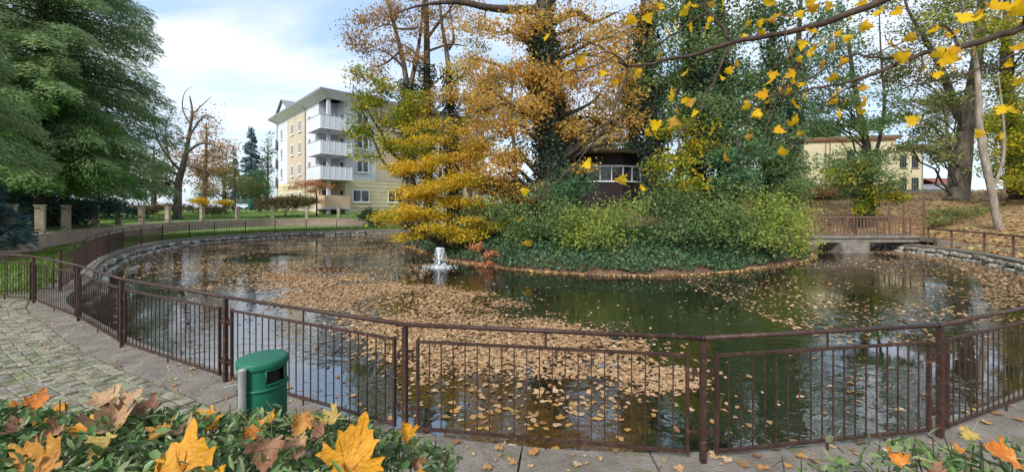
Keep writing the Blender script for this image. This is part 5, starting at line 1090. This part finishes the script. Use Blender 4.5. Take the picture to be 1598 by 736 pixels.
# maple leaves resting on the hedges
PL = put_leaf
PL(48, 722, .80, 122, 'amber', 60, 62, -8, 'large amber leaf in the bottom left corner of the hedge', .2, .1, 1)
PL(284, 732, .80, 150, 'gold', 8, 62, 6, 'largest golden leaf standing at the bottom edge left of the bin', .12, .1, 2)
PL(553, 694, .90, 108, 'gold', -12, 72, 4, 'bright golden leaf standing upright at the hedge end below the railing', .10, .08, 3)
PL(634, 665, 1.0, 50, 'gold', 40, 80, 40, 'small folded yellow leaf at the far right tip of the left hedge', .3, .3, 4)
PL(428, 642, 1.02, 40, 'gold', 200, 75, -40, 'narrow folded yellow leaf in front of the green bin', .3, .4, 5)
PL(318, 640, 1.05, 85, 'gold', 150, 30, 10, 'yellow leaf lying flat on the hedge left of the bin', .3, .12, 6)
PL(175, 650, .98, 100, 'tan', 30, 40, 18, 'crumpled pale tan leaf at the middle of the left hedge', .7, .3, 7)
PL(165, 690, .86, 80, 'olive', 170, 50, -12, 'olive and tan leaf pointing down between two golden leaves', .4, .2, 8)
PL(130, 660, .96, 64, 'gold', 100, 35, 10, 'small golden leaf left of the crumpled tan leaf', .3, .1, 9)
PL(85, 625, 1.08, 72, 'gold', 240, 32, -10, 'thin golden leaf near the far edge of the left hedge', .3, .1, 10)
PL(55, 610, 1.12, 74, 'orange', 20, 35, 12, 'rust-orange leaf near the left picture edge on the hedge', .4, .2, 11)
PL(185, 612, 1.12, 84, 'tan', -40, 28, 0, 'dusky pink-tan leaf on the far hedge edge over the paving', .5, .2, 12)
PL(160, 603, 1.14, 70, 'tan', 70, 24, 6, 'pale beige leaf lying topmost on the left hedge', .4, .15, 13)
PL(80, 675, .9, 60, 'brown', 130, 40, 16, 'curled brown leaf beside the large amber leaf', .8, .35, 14)
PL(290, 662, .98, 64, 'tan', 10, 30, -10, 'flat tan leaf behind the largest golden leaf', .5, .2, 15)
PL(420, 700, .86, 90, 'brown', 190, 60, 8, 'dark brown hanging leaf low in the hedge right of centre', .6, .3, 16)
PL(470, 690, .9, 66, 'tan', 200, 66, -14, 'pale tan hanging leaf left of the upright golden leaf', .6, .3, 17)
PL(470, 655, .98, 58, 'amber', 160, 60, 20, 'amber leaf standing behind the pale hanging leaf', .4, .2, 18)
PL(505, 668, .95, 56, 'brown', 50, 50, -16, 'curled dark brown leaf touching the upright golden leaf', .9, .4, 19)
PL(480, 628, 1.05, 30, 'amber', 20, 80, 20, 'small amber leaf upright beside the green bin foot', .3, .2, 20)
PL(510, 648, 1.02, 70, 'olive', 90, 24, 4, 'pale yellow leaf lying at the hedge top right of the bin', .4, .1, 21)
PL(650, 715, .92, 36, 'brown', 190, 80, 30, 'withered brown leaf hanging on bare twigs at the hedge end', 1.0, .5, 22)
PL(658, 730, .90, 24, 'gold', 190, 80, -20, 'tiny yellow leaf under the withered brown leaf', .4, .3, 23)
PL(400, 665, .98, 56, 'orange', 240, 50, 12, 'orange leaf in the hedge below the green bin', .4, .2, 24)
PL(225, 640, 1.04, 90, 'brown', 10, 34, 14, 'big curled brown leaf at the middle top of the left hedge', .7, .3, 25)
PL(255, 668, .96, 70, 'amber', 80, 40, -10, 'amber-brown leaf just above the largest golden leaf', .5, .2, 26)
PL(30, 660, .95, 60, 'brown', 60, 36, 10, 'brown leaf half buried at the left picture edge', .6, .3, 27)
PL(1400, 706, .95, 46, 'orange', 20, 70, -24, 'orange leaf upright in the right foreground hedge', .4, .3, 31)
PL(1562, 700, .92, 80, 'orange', 70, 55, 10, 'broad orange leaf near the right picture edge', .3, .15, 32)
PL(1492, 690, .98, 30, 'amber', 0, 70, 10, 'small amber leaf amid the right foreground hedge', .3, .2, 33)
PL(1450, 725, .9, 54, 'brown', 40, 50, 10, 'reddish brown leaf low in the right foreground hedge', .5, .3, 34)
PL(1512, 672, 1.02, 40, 'olive', 120, 40, -10, 'pale yellow leaf topmost on the right foreground hedge', .4, .2, 35)

# ------------------------------------------------------------------ overhanging maple
mt_ = empty('maple_tree', (6.4, 1.0, gz(6.4, 1.0)), 'maple tree with bare branches and bright yellow leaves overhanging from the upper right', 'tree')
b_ = MB(); b_.tube(cr_spline([(6.4, 1.0, -.1), (6.35, 1.05, 1.6), (6.2, 1.1, 3.4), (6.1, 1.3, 6), (6.2, 1.2, 9)], 4), np.linspace(.3, .1, 17), 12); b_.build('trunk', M['bark'], mt_, True)
BR = [
 # (points px,py,Y), start radius, end radius
 ([(1700, -130, 2.6), (1480, -45, 2.7), (1375, 2, 2.8), (1270, 40, 2.9), (1140, 68, 3.0), (1060, 90, 3.05), (983, 103, 3.1), (962, 88, 3.1)], .034, .006),
 ([(1900, -40, 2.2), (1700, 10, 2.3), (1598, 42, 2.4), (1500, 75, 2.5), (1440, 84, 2.55), (1350, 120, 2.6), (1270, 138, 2.7), (1190, 152, 2.8)], .026, .005),
 ([(1142, 68, 3.0), (1125, 40, 3.0), (1105, 18, 3.0), (1098, -20, 3.0)], .014, .006),
 ([(1105, 18, 3.0), (1075, 35, 2.95), (1030, 65, 2.9), (960, 100, 2.9)], .008, .003),
 ([(1142, 68, 3.0), (1110, 130, 2.9), (1085, 185, 2.85), (1030, 232, 2.8), (1005, 250, 2.8)], .009, .003),
 ([(983, 103, 3.1), (945, 195, 3.0), (895, 258, 2.95), (830, 318, 2.9)], .009, .003),
 ([(983, 103, 3.1), (940, 75, 3.0), (905, 62, 3.0)], .007, .003), ([(1280, 35, 2.9), (1240, 110, 2.8), (1215, 150, 2.8), (1185, 235, 2.75)], .008, .003),
 ([(1445, 84, 2.55), (1390, 92, 2.6), (1330, 85, 2.65), (1270, 118, 2.7), (1190, 160, 2.75), (1120, 230, 2.8)], .009, .003),
 ([(1500, 75, 2.5), (1470, 40, 2.5), (1400, 70, 2.5), (1300, 105, 2.55)], .008, .003), ([(1598, 78, 2.4), (1560, 95, 2.4), (1470, 125, 2.45), (1400, 135, 2.5)], .007, .003),
 ([(1600, 40, 2.4), (1585, 0, 2.3), (1560, -40, 2.3)], .01, .005), ([(1240, 110, 2.8), (1225, 60, 2.8), (1222, 0, 2.8)], .006, .003),
 ([(1350, 120, 2.6), (1290, 160, 2.6), (1250, 200, 2.6), (1190, 240, 2.65)], .006, .002), ([(1440, 84, 2.55), (1425, 150, 2.5), (1380, 175, 2.5)], .005, .002), ([(960, 88, 3.1), (900, 110, 3.05), (850, 95, 3.0)], .005, .002)]
twp = []
for pts, ra, rb in BR:
    full = cr_spline([at(*p) for p in pts], 6); full[1:-1] += rng.normal(size=(len(full) - 2, 3)) * .006
    MB().tube(full, np.linspace(ra, rb, len(full)), 8).build('branch', M['twig'], mt_, True); twp.append(full)
    if rb < .0045:
        for k in range(4):
            i = int(rng.integers(2, len(full))); tip = full[i] + rng.normal(size=3) * np.array([.18, .12, .14]); pth = path3(full[i], tip, .05, 4, .1)
            MB().tube(pth, np.linspace(.0035, .0015, len(pth)), 4).build('twig', M['twig'], mt_); twp.append(np.array(pth))
MAP = [maple_mesh('leaf', M['maple_one'], MV['gold'], .35, .18, k, 1.0, True, False) for k in range(7)]
LV_ = [(1105, 40), (1040, 50), (1052, 38), (1130, 8), (1198, 6), (1168, 38), (1205, 30), (1210, 28), (1185, 36), (1232, 28), (1248, 22), (1190, 52), (1110, 8), (1250, 70), (1050, 150), (1072, 158), (1148, 98), (1138, 110), (1125, 122), (1052, 145), (1078, 160), (1055, 175), (1085, 178), (1052, 190), (1010, 208), (1022, 212), (1022, 195), (1030, 88), (1070, 18), (1268, 80), (1275, 72), (1262, 85), (1235, 84), (1205, 118), (1200, 130), (1232, 140), (1236, 125), (1200, 158), (1183, 177), (1190, 148), (1182, 180), (1240, 165), (1300, 75), (1322, 60), (1310, 52), (1350, 42), (1325, 32), (1305, 140), (1300, 158), (1345, 138), (1300, 122), (1290, 60), (1318, 98), (1408, 88), (1395, 75), (1480, 92), (1500, 90), (1458, 48), (1438, 105), (1460, 118), (1425, 188), (1530, 208), (1560, 212), (1565, 172), (1580, 175), (1590, 75), (1592, 128), (885, 82), (910, 90), (888, 120), (932, 128), (940, 115), (960, 130), (900, 95), (855, 58), (1130, 245), (970, 282), (918, 256), (1080, 40), (1160, 60), (1345, 8), (1372, 20), (1400, 20), (1290, 10), (1260, 5), (1030, 12), (985, 30), (1010, 30), (1285, 100), (1265, 50), (1420, 60), (1350, 160), (1240, 190), (1215, 205), (1070, 115), (1112, 205), (1170, 215)]
allt = np.concatenate(twp)
tpx = CX + F * allt[:, 0] / allt[:, 1]; tpy = HY + F * (CAMZ - allt[:, 2]) / allt[:, 1]
def mleaf(px, py, Y, s_):
    p = at(px, py, Y)
    mx = Matrix.Translation(p) @ Matrix.Rotation(random.uniform(0, 6.28), 4, 'Z') @ Matrix.Rotation(random.uniform(.5, 1.7), 4, 'X') @ Matrix.Rotation(random.uniform(-.6, .6), 4, 'Y') @ Matrix.Rotation(random.uniform(0, 6.28), 4, 'Z') @ Matrix.Scale(s_, 4)
    add('leaf', random.choice(MAP), mt_, mx)
for (px, py) in LV_:
    i = int(np.argmin((tpx - px) ** 2 + (tpy - py) ** 2)); mleaf(px, py, allt[i, 1] + random.uniform(-.08, .08), random.uniform(.055, .092))
for k in range(36):
    i = int(rng.integers(len(allt))); 
    if allt[i, 0] / allt[i, 1] > 1.35: continue
    mleaf(tpx[i] + rng.normal() * 14, tpy[i] + 8 + rng.normal() * 14, allt[i, 1] + random.uniform(-.1, .1), random.uniform(.04, .08))
for (px, py, s_) in ((1530, 22, .1), (1555, 12, .09), (1512, 30, .08), (1590, 10, .09)): mleaf(px, py, 1.6, s_)

# ------------------------------------------------------------------ floating leaves
from math import hypot
poly = np.array([onz(a, b, WATER).xy for a, b in ((420, 424), (500, 428), (600, 436), (690, 452), (790, 478), (850, 497), (960, 522), (1060, 548), (1050, 585), (960, 612), (860, 612), (760, 600), (680, 592), (620, 570), (575, 520), (520, 490), (450, 470), (400, 446))])
def inpoly(x, y, P):
    c = np.zeros(len(x), bool); n = len(P)
    for i in range(n):
        a, b = P[i], P[(i + 1) % n]; t = ((a[1] > y) != (b[1] > y)) & (x < (b[0] - a[0]) * (y - a[1]) / (b[1] - a[1] + 1e-9) + a[0]); c ^= t
    return c
n = 1400000; x = rng.uniform(-20, 21, n); y = rng.uniform(3.3, 34, n)
wx = x + 1.8 * (fbm(x * .9, y * .9) - .5) + .5 * rng.normal(size=n) * (rng.random(n) < .35); wy = y + 2.6 * (fbm(x * .9 + 5, y * .9 + 8) - .5) + .5 * rng.normal(size=n) * (rng.random(n) < .35)
px = CX + F * x / y; py = HY + F * (CAMZ - WATER) / y
den = np.full(n, .006)
cl = inpoly(wx, wy, poly); den[cl] = .16 + .95 * np.clip((fbm(x[cl] * 1.1, y[cl] * 1.1) - .22) * 2.4, 0, 1)
nz_ = fbm(x * .55 + 3, y * .55)
lf = (x < -3) & (y > 11.5); den = np.where(lf & ~cl, .13 * np.clip((nz_ - .3) * 3, 0, 1.2), den)
rt = (x > 5.5) & (y > 7) & (x > (y - 3) * .3); den = np.where(rt & ~cl, .075 * np.clip((nz_ - .35) * 3.5, .06, 1.3), den)
nearb = (y < 5.6); den = np.where(nearb & ~cl, .009, den)
shr = np.abs(np.hypot(x - PC[0], y - PC[1]) - rad_at(np.arctan2(y - PC[1], x - PC[0])))
inside = np.hypot(x - PC[0], y - PC[1]) < rad_at(np.arctan2(y - PC[1], x - PC[0])) - .05
den = np.where((x > 12) & (shr < 1.6), .25, den)
ia = np.interp(np.arctan2(y - ICEN[1], x - ICEN[0]), iang[io], irad[io], period=2 * np.pi); inside &= np.hypot(x - ICEN[0], y - ICEN[1]) > ia - .1
ok = inside & (rng.random(n) < den * .8)
x, y = x[ok], y[ok]
dcam = np.hypot(x, y); vis_ = (np.abs(x / y) < 1.3); order = np.argsort(np.where(vis_, dcam, 99)); idx = order[:130]
FM = [leaves_mesh('floating_leaf', np.zeros((1, 3)), .085, M['float_leaf_one'], 9, .72)]
def flatleaf(seed):
    r = random.Random(seed); b_ = MB(); k = 9; P = []
    for i in range(k):
        a = 2 * math.pi * i / k; rad = .045 * (1 + .35 * r.uniform(-1, 1)); P.append((rad * 1.25 * math.cos(a), rad * .85 * math.sin(a), .004 * r.uniform(-.5, 1.6)))
    b_.v = [(0, 0, .001)] + P
    for i in range(k): b_.f.append((0, 1 + i, 1 + (i + 1) % k)); b_.m.append(0)
    return b_.mesh('floating_leaf', M['float_leaf_one'])
FM = [flatleaf(k) for k in range(6)]
for i in idx:
    o = add('floating_leaf', random.choice(FM), None, Matrix.Translation((x[i], y[i], WATER + .004)) @ Matrix.Rotation(random.uniform(0, 6.28), 4, 'Z') @ Matrix.Scale(random.uniform(.4, 1.0), 4))
    q_ = CX + F * x[i] / y[i]; wh = 'beside the green bin' if q_ < 620 else 'seen through the middle railing panel' if q_ < 1095 else 'seen through the panel right of centre' if q_ < 1465 else 'seen through the rightmost panel'
    tag(o, ('small' if o.scale.x < .65 else 'broad') + ' fallen leaf floating on the dark water ' + wh, 'leaf', 'leaves floating near the railing')
msk = np.ones(len(x), bool); msk[idx] = False
P = np.stack([x[msk], y[msk], np.full(msk.sum(), WATER + .005) + rng.random(msk.sum()) * .008], 1)
me = leaves_mesh('floating_leaves', P, .062, M['float_leaf'], 5, .68, .6); tag(add('floating_leaves', me), 'carpet of tan fallen leaves drifting on the pond', 'leaves', kind='stuff')

# ------------------------------------------------------------------ leaves on hill, path and lawn; grass
def scatter(name, label, pts, zf, size, mat, up=2, cat='leaves'):
    P = np.array([(a, b, zf(a, b) + .012 + .02 * random.random()) for a, b in pts]); tag(add(name, leaves_mesh(name, P, size, M[mat], up)), label, cat, kind='stuff')
n = 17000; a = R(-25) + R(75) * rng.random(n); d = .6 + 24 * rng.random(n) ** 1.3; r_ = rad_at(a) + d
scatter('hill_leaves', 'brown and yellow leaf litter covering the right-hand slope', np.stack([PC[0] + r_ * np.cos(a), PC[1] + r_ * np.sin(a)], 1), gz, .17, 'litter')
n = 2600; a = R(100) + R(110) * rng.random(n); d = .6 + 7 * rng.random(n); r_ = rad_at(a) + d
scatter('path_leaves', 'scattered brown leaves along the left bank path', np.stack([PC[0] + r_ * np.cos(a), PC[1] + r_ * np.sin(a)], 1), gz, .12, 'litter')
n = 9000; a = R(60) + R(80) * rng.random(n); r_ = rad_at(a) - .0; pts = np.stack([PC[0] + (r_ + .6) * np.cos(a), PC[1] + (r_ + .6) * np.sin(a)], 1)
# small debris on the near pavement
sv = []
for k in range(1500):
    p, d, o = edge_at(sA + (PERIM + s_of(5.8, 4.4) - sA) * rng.random()); q = p + o * (.05 + 2.2 * rng.random() ** 1.3); sv.append(q)
P = np.array([(q[0], q[1], .055 + .01 * random.random()) for q in sv]); tag(add('pavement_leaves', leaves_mesh('pavement_leaves', P, .035, M['litter'], 4)), 'small dry leaf fragments on the near paving', 'leaves', kind='stuff')
pav = [(300, 575), (185, 571), (272, 601), (365, 592), (778, 700), (832, 706), (712, 690), (960, 702), (1210, 700), (1240, 690), (1180, 712), (1135, 718), (1115, 712), (1250, 712), (1160, 725), (1405, 640), (1520, 640), (1555, 645), (1575, 632), (1590, 655), (1480, 660), (1340, 690), (1295, 696), (1190, 730), (1230, 728), (760, 730), (800, 722), (690, 705), (1060, 732), (1540, 660), (1270, 720), (900, 725)]
PVM = [maple_mesh('maple_leaf', M['float_leaf_one'], MV['tan'], .18, .06, 50 + k, 1.0, True, False) for k in range(4)]
for (px_, py_) in pav:
    p = onz(px_, py_, .05); s_ = random.uniform(.06, .1)
    o = add('fallen_leaf', random.choice(PVM), None, Matrix.Translation((p.x, p.y, .058)) @ Matrix.Rotation(random.uniform(0, 6.28), 4, 'Z') @ Matrix.Rotation(random.uniform(-.15, .15), 4, 'X') @ Matrix.Scale(s_, 4))
    tag(o, ('small' if s_ < .08 else 'large') + ' fallen maple leaf lying on the paving ' + ('left of the bin' if px_ < 500 else 'below the middle railing panel' if px_ < 1095 else 'below the panel right of centre' if px_ < 1465 else 'at the right picture edge'), 'leaf', 'leaves on the paving by the railing')
def grassy(name, label, pts, zf, h, n_):
    pts = np.asarray(pts); n = len(pts); P = np.array([(a, b, zf(a, b) + h * .4) for a, b in pts]); T = np.stack([rng.normal(size=n) * .35, rng.normal(size=n) * .35, np.ones(n)], 1); nv = nrm(rng.normal(size=(n, 3)) * np.array([1, 1, .1]))
    S = h * (.6 + .7 * rng.random(n)); tag(add(name, rawmesh(name, quads(P, T, nv, S, S * .16), np.arange(4 * n), np.full(n, 4), M['grass'])), label, 'grass', kind='stuff')
n = 26000; ss_ = s_of(-8, 36.2) + (s_of(-10.6, 9.6) - s_of(-8, 36.2)) * rng.random(n); dq = .7 + 3.6 * rng.random(n) ** 1.2
pts = []
for s, d in zip(ss_, dq):
    p, t, o = edge_at(s); pts.append(p + o * d)
grassy('bank_grass', 'short green grass strip between pond railing and wall', pts, gz, .16, n)
n = 14000; i = rng.integers(8, nw - 6, n); dq = .4 + 14 * rng.random(n); pts = Wn[i] + (Nn[i] * .3 + rd[i] * .7) * dq[:, None] + rng.normal(size=(n, 2)) * .5
grassy('lawn_grass', 'mown green grass of the far lawn behind the wall', pts, lz, .2, n)
# moss and weeds in the paving
wd = []
for k in range(220):
    q = rng.random(); c = edge_at(PERIM - 6 + 9 * rng.random()); wd.append(c[0] + c[2] * (.45 + .9 * rng.random()))
wp = np.repeat(np.array(wd), 9, 0) + rng.normal(size=(len(wd) * 9, 2)) * .035
grassy('paving_weeds', 'tiny weeds and moss tufts between the near paving', wp, lambda a, b: .0, .045, 0)
